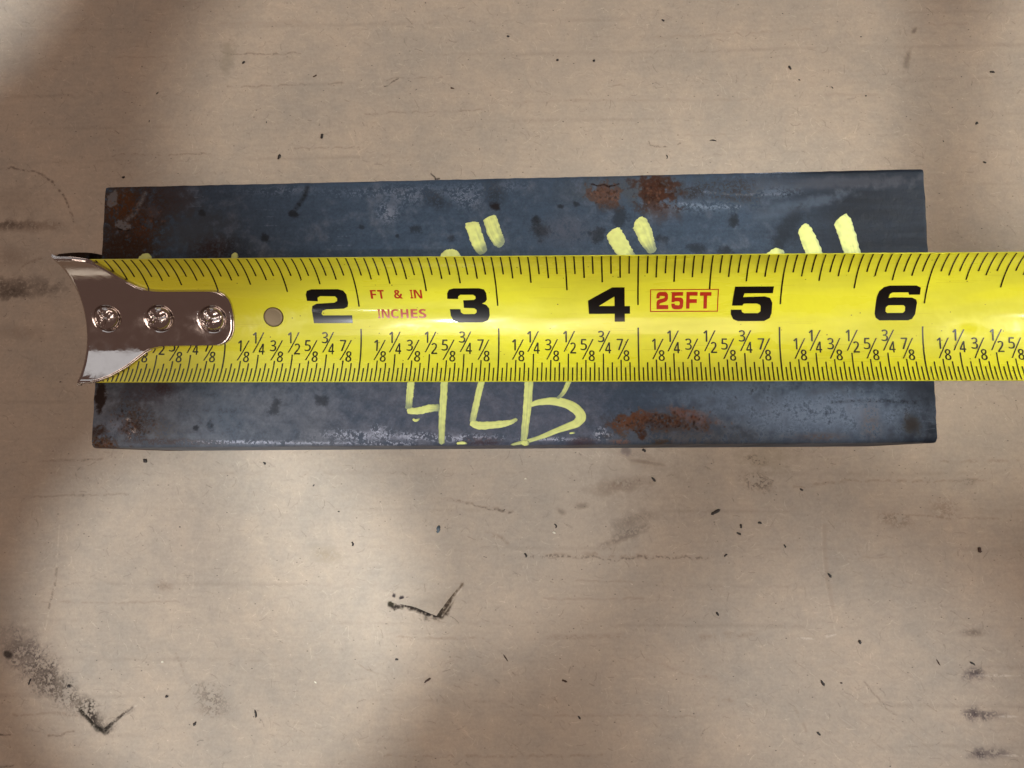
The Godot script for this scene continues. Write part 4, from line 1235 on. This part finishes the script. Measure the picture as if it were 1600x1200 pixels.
func make_hook(tape: Node3D) -> void:
	var chrome := std("chrome", Color(0.80, 0.77, 0.75), 0.13, 1.0)
	var f := FastNoiseLite.new()
	f.seed = 41
	f.frequency = 0.01
	f.fractal_octaves = 4
	var im := f.get_seamless_image(512, 512)
	im.convert(Image.FORMAT_L8)
	chrome.heightmap_enabled = true
	chrome.heightmap_texture = ImageTexture.create_from_image(im)
	chrome.heightmap_scale = 0.003
	f.frequency = 0.02
	f.fractal_octaves = 5
	var worn := f.get_seamless_image(512, 512)
	worn.convert(Image.FORMAT_L8)
	worn.resize(512, 96, Image.INTERPOLATE_LANCZOS)
	worn.resize(512, 512, Image.INTERPOLATE_CUBIC)
	worn.adjust_bcs(0.62, 0.9, 1.0)
	chrome.roughness = 0.36
	chrome.roughness_texture = ImageTexture.create_from_image(worn)
	# right-hand outline of the plate: (s, u)
	var edge := [[-1.3, 0.06], [-1.24, 0.109], [-0.52, 0.205], [0.78, 0.254], [2.17, 0.285], [4.04, 0.338], [5.3, 0.385], [6.4, 0.435], [7.0, 0.49], [7.28, 0.55], [7.37, 0.62], [7.38, 0.93], [7.45, 0.985], [7.75, 1.02], [8.3, 1.047], [9.1, 1.066], [10.2, 1.076], [12.6, 1.08], [15.0, 1.074], [16.2, 1.060], [17.1, 1.038], [17.7, 1.01], [18.05, 0.975], [18.12, 0.92], [18.2, 0.60], [18.32, 0.54], [18.7, 0.475], [19.4, 0.43], [20.6, 0.38], [22.26, 0.314], [24.35, 0.212], [25.3, 0.14], [25.75, 0.08], [25.9, 0.02]]
	var rows_s := []
	for k in edge.size() - 1:
		var parts := int(ceil((edge[k + 1][0] - edge[k][0]) / 0.28)) + 1
		for j in parts:
			rows_s.append(lerpf(k, k + 1, float(j) / parts))
	rows_s.append(float(edge.size() - 1))
	var top := []
	var low := []
	var uvs := []
	for q in rows_s:
		var k := mini(int(q), edge.size() - 2)
		var ss: float = lerpf(edge[k][0], edge[k + 1][0], q - k)
		var ur: float = lerpf(edge[k][1], edge[k + 1][1], q - k)
		var ul := -0.028
		var a := []
		var b := []
		var uvr := []
		var nc := 110
		for c in nc + 1:
			var t := float(c) / nc
			t = t * t * (3.0 - 2.0 * t) * 0.5 + t * 0.5
			var u := lerpf(ul, ur, t)
			var rim := minf((ur - u) * 25.4, minf(ss + 1.3, 25.9 - ss))
			var lift := 0.72 - 0.22 * (1.0 - smoothstep(0.0, 0.45, rim))
			# the pressed seat round each rivet
			for rv in [Vector2(0.146, 12.72), Vector2(0.536, 12.77), Vector2(0.927, 12.95)]:
				var d := Vector2((u - rv.x) * 25.4, ss - rv.y).length()
				lift -= 0.07 * (1.0 - smoothstep(2.6, 4.4, d)) + 0.34 * (1.0 - smoothstep(2.15, 2.75, d))
			# rounded fold at the left edge
			var fold := clampf(1.0 - (u - ul) * 25.4 / 1.0, 0.0, 1.0)
			lift -= 0.75 * (1.0 - sqrt(1.0 - fold * fold)) if fold < 1.0 else 0.75
			a.append(blade(u, ss, lift))
			b.append(blade(u, ss, 0.05 if fold <= 0.0 else 0.05 - 0.5 * fold))
			uvr.append(Vector2(u * 0.9, ss / 26.0))
		top.append(a)
		low.append(b)
		uvs.append(uvr)
	var s := Shape.new()
	s.grid(top, -1.0, uvs)
	s.grid(low, 1.0, uvs)
	var last: int = top[0].size() - 1
	var sk := []
	for r in top.size():
		sk.append([top[r][last], (top[r][last] + low[r][last]) * 0.5, low[r][last]])
	s.grid(sk, 1.0)
	for r in [0, top.size() - 1]:
		s.grid([top[r], low[r]], 1.0 if r else -1.0)
	for k in s.n.size():
		pass
	var hook := obj("hook", s, chrome, tape)
	# the down-turned lip that catches the end of the bar, with its rounded far ear
	var l := Shape.new()
	var outer := []
	var inner := []
	var base := [Vector2(-25.8, 21.0), Vector2(-24.4, 18.6), Vector2(-20.0, 17.6), Vector2(-14.0, 17.4), Vector2(-8.0, 17.8), Vector2(-4.0, 20.0), Vector2(-2.2, 26.0)]
	for r in top.size():
		var p: Vector3 = top[r][0]
		var q := along(base, float(r) / (top.size() - 1))
		var a := []
		var b := []
		for c in 13:
			var t := c / 12.0
			var z := lerpf(p.z, q.x, t)
			var y := lerpf(p.y, q.y, t)
			z -= 1.1 * sin(t * PI) * clampf(1.0 - r / 12.0, 0.0, 1.0)
			var x := p.x - 0.5 * sin(minf(t * 8.0, 1.0) * PI / 2)
			x = lerpf(x, -79.55, smoothstep(0.0, 0.6, t))
			a.append(Vector3(x, y, z))
			b.append(Vector3(x + 0.62, y - (0.5 if c == 0 else 0.0), z))
		outer.append(a)
		inner.append(b)
	l.grid(outer, 1.0)
	l.grid(inner, -1.0)
	for r in [0, outer.size() - 1]:
		l.grid([outer[r], inner[r]], 1.0)
	var rimrow := []
	for r in outer.size():
		rimrow.append([outer[r][12], inner[r][12]])
	l.grid(rimrow, 1.0)
	obj("lip", l, chrome, hook)
	# three hammered rivets on the plate, a flat one on the blade
	for q in [[0.146, 12.72, 3], [0.536, 12.77, 4], [0.927, 12.95, 5]]:
		rivet(hook, "rivet", chrome, q[0], q[1], 2.25, 1.05, 0.60, q[2])
	var nickel := std("nickel", Color(0.44, 0.385, 0.30), 0.48, 0.8)
	rivet(tape, "rivet", nickel, 1.366, 12.76, 1.85, 0.32, 0.02, 9)

func rivet(parent: Node, called: String, m: Material, u: float, ss: float, rad: float, high: float, lift: float, sd: int) -> void:
	var s := Shape.new()
	var up := blade_up(ss)
	var o := blade(u, ss, lift)
	var ax := Vector3(1, 0, 0)
	ax = (ax - up * ax.dot(up)).normalized()
	var az := ax.cross(up)
	var flat := high < 0.5
	var prof := [[0.0, 1.0], [0.12, 0.995], [0.24, 0.985], [0.36, 0.96], [0.48, 0.92], [0.6, 0.86], [0.7, 0.79], [0.8, 0.68], [0.88, 0.55], [0.94, 0.40], [0.985, 0.2], [1.0, 0.0], [0.97, -0.12]]
	if flat:
		prof = [[0.0, 0.90], [0.2, 0.90], [0.4, 0.92], [0.6, 0.95], [0.75, 0.99], [0.85, 1.0], [0.91, 0.95], [0.96, 0.8], [0.99, 0.5], [1.0, 0.0], [0.97, -0.4]]
	if not flat:
		var fine := []
		for k in prof.size() - 1:
			for j in 3:
				fine.append([lerpf(prof[k][0], prof[k + 1][0], j / 3.0), lerpf(prof[k][1], prof[k + 1][1], j / 3.0)])
		fine.append(prof[prof.size() - 1])
		prof = fine
	var rows := []
	for k in prof.size():
		var row := []
		for j in 48:
			var a := j * TAU / 48.0
			var r: float = prof[k][0] * rad * (1.0 + (0.0 if flat else 0.03 * sin(3.0 * a + sd)))
			var h: float = prof[k][1] * high
			var px := r * cos(a)
			var pz := r * sin(a)
			if not flat:
				# flattened and pitted by the setting tool on its left half
				var w := smoothstep(0.4, -1.2, px / rad * 1.6 + 0.25 * pz / rad)
				h -= w * 0.30 * high * clampf(prof[k][1], 0.0, 1.0)
				h += w * 0.42 * wob.get_noise_2d(px * 75.0 + sd * 90.0, pz * 75.0) * clampf(prof[k][1] * 1.4, 0.0, 1.0)
				# three dents left by the crimp
				for g in [2.2 + 0.3 * sin(sd * 1.7), 4.0 + 0.2 * sin(sd * 2.9), 5.7 + 0.3 * cos(sd * 1.3)]:
					var out := px * cos(g) + pz * sin(g)
					var off := px * sin(g) - pz * cos(g)
					h -= 0.30 * exp(-off * off / 0.10) * smoothstep(-0.1, 0.4, out) * (1.0 - smoothstep(1.3, 2.0, out)) * clampf(prof[k][1] * 1.6, 0.0, 1.0)
			row.append(o + ax * px + az * pz + up * h)
		rows.append(row)
	s.grid(rows, 1.0, [], [], true)
	# normals outward
	for k in s.n.size():
		if s.n[k].dot(up) < 0.0 and k < 48 * (prof.size() - 2):
			s.n[k] = -s.n[k]
	var again := s.i.duplicate()
	s.i.clear()
	for k in range(0, again.size(), 3):
		s.tri(again[k], again[k + 1], again[k + 2])
	obj(called, s, m, parent)

# ---------------------------------------------------------------- loose bits on the cardboard

func make_debris() -> void:
	var soot := std("black_bits", Color(0.155, 0.125, 0.105), 0.6)
	var wood := std("brown_bits", Color(0.25, 0.16, 0.11), 0.75)
	var steel := std("blue_grey_flake", Color(0.30, 0.35, 0.38), 0.45, 0.3)
	var pale := std("pale_flecks", Color(0.90, 0.88, 0.80), 0.6)
	# name, place, length, width, turn in degrees, curl, material, label, category
	var list := [
		["dark_sliver", Vector2(42.55, 24.74), 19, 6, -28, 0.0, soot, "longest black sliver on the cardboard, below the right half of the bar", "sliver"],
		["dark_sliver", Vector2(29.44, 17.79), 11, 5, 48, 0.0, soot, "black sliver on the brown stain just below the bar's lower rust streak", "sliver"],
		["metal_shaving", Vector2(8.13, 27.82), 11, 3.5, 70, 0.9, soot, "curled black shaving with a white fleck at its lower end", "metal shaving"],
		["metal_shaving", Vector2(1.63, 34.09), 10, 3.5, 60, 1.0, soot, "hooked black shaving at the left end of the long dirty line", "metal shaving"],
		["metal_shaving", Vector2(-35.91, 31.79), 9, 4, 80, 0.9, soot, "small black crescent shaving below the left half of the bar", "metal shaving"],
		["scale_flake", Vector2(-17.09, 28.57), 14, 8, 100, 0.1, steel, "blue-grey flake of mill scale above the larger torn flap", "scale flake"],
		["dark_crumb", Vector2(-44.71, -60.22), 10, 6, 100, 0.2, soot, "larger black crumb above the bar's far edge, left of its middle", "crumb"],
		["dark_crumb", Vector2(-54.51, -55.51), 11, 6, 110, 0.2, soot, "black crumb nearest the bar's far edge, above its left third", "crumb"],
		["dark_crumb", Vector2(61.68, -74.58), 9, 5, 60, 0.2, soot, "oval black crumb alone in the lit area above the bar's right half", "crumb"],
		["dark_crumb", Vector2(106.30, -72.67), 10, 5, 15, 0.2, soot, "black crumb at the upper right, in the bright strip", "crumb"],
		["dark_sliver", Vector2(44.06, -57.77), 14, 3, 5, 0.3, soot, "thin black sliver above the bar's right rust patch, lying level", "sliver"],
		["metal_shaving", Vector2(33.56, -54.20), 10, 2.5, 80, 0.8, soot, "tiny hooked shaving just above the bar's far rust patches", "metal shaving"],
		["dark_crumb", Vector2(97.49, 32.49), 10, 8, 80, 0.1, wood, "brown-black crumb at the far right below the bar", "crumb"],
		["wood_splinter", Vector2(-19.12, 60.32), 15, 4, -35, 0.1, wood, "brown splinter near the bottom, below the larger torn flap", "splinter"],
		["wood_splinter", Vector2(-2.49, 55.54), 15, 2.5, 55, 0.0, wood, "thin brown splinter right of the brown splinter below the flap", "splinter"],
		["wood_splinter", Vector2(9.98, 60.16), 10, 4, 18, 0.0, wood, "short brown splinter lying almost level in the reddish shade", "splinter"],
		["dark_sliver", Vector2(63.81, 60.03), 12, 5, 62, 0.1, soot, "black stub of a sliver below the vertical crease", "sliver"],
		["dark_sliver", Vector2(62.63, 70.22), 9, 4, 40, 0.0, soot, "small black sliver close to the bottom, below the crease", "sliver"],
		["dark_sliver", Vector2(13.03, 67.57), 8, 3, 50, 0.0, soot, "black sliver at the bottom middle, in the reddish shade", "sliver"],
		["dark_crumb", Vector2(-68.98, 69.83), 9, 5, -55, 0.3, soot, "black crumb right of the smaller torn flap", "crumb"],
		["dark_sliver", Vector2(-56.01, 67.57), 15, 4, 80, 0.3, soot, "upright black sliver right of the smaller torn flap", "sliver"],
		["dark_crumb", Vector2(-75.35, 64.20), 6, 5, 0, 0.0, soot, "round black speck above and right of the smaller torn flap", "crumb"],
		["dark_sliver", Vector2(-105.67, 61.43), 13, 4, -70, 0.2, soot, "black sliver on the soot smudge at the lower left", "sliver"],
		["dark_crumb", Vector2(-96.98, 62.28), 7, 6, 30, 0.1, soot, "black crumb on the upper side of the soot smudge", "crumb"],
		["dark_sliver", Vector2(66.12, 37.95), 10, 5, 52, 0.1, soot, "black sliver right beside the vertical crease", "sliver"],
		["dark_crumb", Vector2(42.42, 46.06), 8, 5, 60, 0.1, soot, "black crumb between the long dirty line and the bottom, right of middle", "crumb"],
		["dark_sliver", Vector2(94.72, 55.72), 10, 4, 25, 0.0, soot, "black sliver just above the topmost soot spot at the lower right", "sliver"],
		["dark_sliver", Vector2(87.80, 55.65), 13, 2.5, 60, 0.0, wood, "thin brown sliver left of the topmost soot spot", "sliver"],
		["dark_crumb", Vector2(-25.77, 56.01), 6, 5, 0, 0.0, soot, "black speck left of the two brown splinters", "crumb"],
		["dark_crumb", Vector2(-82.47, 13.79), 10, 7, 40, 0.1, soot, "black crumb just below the bar's lower left corner", "crumb"],
		["dark_crumb", Vector2(-90.60, -51.17), 6, 5, 0, 0.0, soot, "black speck just above the bar's upper left corner", "crumb"],
		["dark_crumb", Vector2(27.48, 11.60), 8, 6, 30, 0.1, soot, "black crumb touching the bar's lower edge by the rust streak", "crumb"],
		["dark_crumb", Vector2(60.88, 19.95), 7, 4, 30, 0.1, soot, "black crumb right of the speckled dirt patch below the bar", "crumb"],
		["dark_crumb", Vector2(47.77, 27.70), 8, 5, 80, 0.4, soot, "upper crumb of the pair right of the longest black sliver", "crumb"],
		["dark_crumb", Vector2(47.31, 29.33), 9, 5, 30, 0.4, soot, "lower crumb of the pair right of the longest black sliver", "crumb"],
		["dark_crumb", Vector2(51.85, 27.02), 8, 5, 10, 0.2, soot, "crumb right of the pair of crumbs by the longest black sliver", "crumb"],
		["dark_crumb", Vector2(44.48, 33.91), 8, 4, -40, 0.5, soot, "curved crumb at the right end of the long dirty line", "crumb"],
		["dark_crumb", Vector2(56.96, 31.85), 7, 4, 60, 0.2, soot, "black crumb left of the vertical crease's upper end", "crumb"],
		["dark_crumb", Vector2(-55.74, 14.35), 7, 4, 50, 0.4, soot, "small black crumb below the bar under the 1 inch rivet", "crumb"],
		["dark_crumb", Vector2(71.81, 51.63), 8, 5, 70, 0.2, soot, "black crumb right of the crease's lower end", "crumb"],
		["dark_crumb", Vector2(33.45, -86.47), 7, 4, 30, 0.0, soot, "black speck at the top, right of the middle", "crumb"],
		["dark_crumb", Vector2(9.28, -77.43), 5, 5, 0, 0.0, soot, "left one of two round specks above the bar's middle", "crumb"],
		["dark_crumb", Vector2(17.59, -77.12), 5, 5, 0, 0.0, soot, "right one of two round specks above the bar's middle", "crumb"],
		["dark_crumb", Vector2(-2.01, -83.36), 6, 4, 10, 0.0, soot, "black speck at the top middle", "crumb"],
		["dark_sliver", Vector2(-46.70, -74.67), 9, 3.5, -30, 0.0, wood, "brown sliver in the lit area right of the upper left shade", "sliver"],
		["dark_crumb", Vector2(-63.45, -78.25), 7, 5, -40, 0.2, soot, "black speck close to the edge of the upper left shade", "crumb"],
		["dark_crumb", Vector2(-83.56, -71.17), 6, 3, -40, 0.2, soot, "small speck inside the upper left shade", "crumb"],
		["dark_crumb", Vector2(-14.77, -71.15), 8, 3, 15, 0.2, wood, "small brown sliver above the bar's left half", "crumb"],
		["dark_crumb", Vector2(102.26, -60.84), 7, 5, -50, 0.2, soot, "upper of two specks right of the bar's upper right corner", "crumb"],
		["dark_crumb", Vector2(103.42, -51.85), 7, 4, 20, 0.2, soot, "lower of two specks right of the bar's upper right corner", "crumb"],
		["paint_fleck", Vector2(7.98, 29.18), 6, 5, 20, 0.0, pale, "white fleck at the lower end of the curled shaving", "fleck"],
		["paint_fleck", Vector2(1.80, 17.68), 4, 3.5, 0, 0.0, pale, "white fleck just below the painted letter B", "fleck"],
		["paint_fleck", Vector2(-76.65, 56.99), 5, 4, 0, 0.0, pale, "white fleck above the smaller torn flap", "fleck"],
		["paint_fleck", Vector2(-43.19, 60.95), 5, 3, 40, 0.0, pale, "white fleck between the two torn flaps", "fleck"],
	]
	var rng := RandomNumberGenerator.new()
	rng.seed = 77
	for q in list:
		var s := Shape.new()
		bit(s, q[1], q[2] * CARD_PX * 0.9, q[3] * CARD_PX * 0.85, deg_to_rad(q[4]), q[5], rng)
		var o := obj(q[0], s, q[6])
		tag(o, q[7], q[8], "loose bits scattered on the cardboard")
	# dust too fine to tell apart
	var g := Shape.new()
	for k in 110:
		var p := Vector2(rng.randf_range(-125, 118), rng.randf_range(-96, 82))
		if p.x > -82 and p.x < 80 and p.y > -44 and p.y < 15:
			continue
		var big := 0.09 + 0.30 * pow(rng.randf(), 3.0)
		bit(g, p, big * rng.randf_range(1.0, 2.6), big, rng.randf() * TAU, 0.2, rng, 4)
	var grit := obj("grit", g, soot)
	grit.set_meta("kind", "stuff")
	grit.set_meta("label", "fine dark grit scattered over the cardboard")
	grit.set_meta("category", "grit")

# one crumb or sliver: a lumpy spindle lying on the board
func bit(s: Shape, at: Vector2, length: float, wide: float, turn: float, curl: float, rng: RandomNumberGenerator, sides := 7) -> void:
	var n := 7 if sides > 4 else 4
	var rows := []
	for r in n:
		var t := float(r) / (n - 1) * 2.0 - 1.0
		var half := wide * 0.5 * sqrt(maxf(1.0 - pow(absf(t), 2.6), 0.0)) * rng.randf_range(0.75, 1.15)
		var a := t * curl * 1.5
		var mid := Vector2(t * length * 0.5, 0.0)
		if curl > 0.05:
			var rr := length * 0.5 / (curl * 1.5)
			mid = Vector2(sin(a) * rr, (1.0 - cos(a)) * rr - 0.25 * length * curl)
		var row := []
		for k in sides:
			var b := k * TAU / sides + 0.3
			var off := half * rng.randf_range(0.6, 1.2)
			var local := mid + Vector2(-sin(a), cos(a)) * off * cos(b)
			var w := local.rotated(turn) + at
			row.append(Vector3(w.x, maxf(0.02, wide * 0.20 + off * 0.45 * sin(b)), w.y))
		rows.append(row)
	s.grid(rows, -1.0, [], [], true)
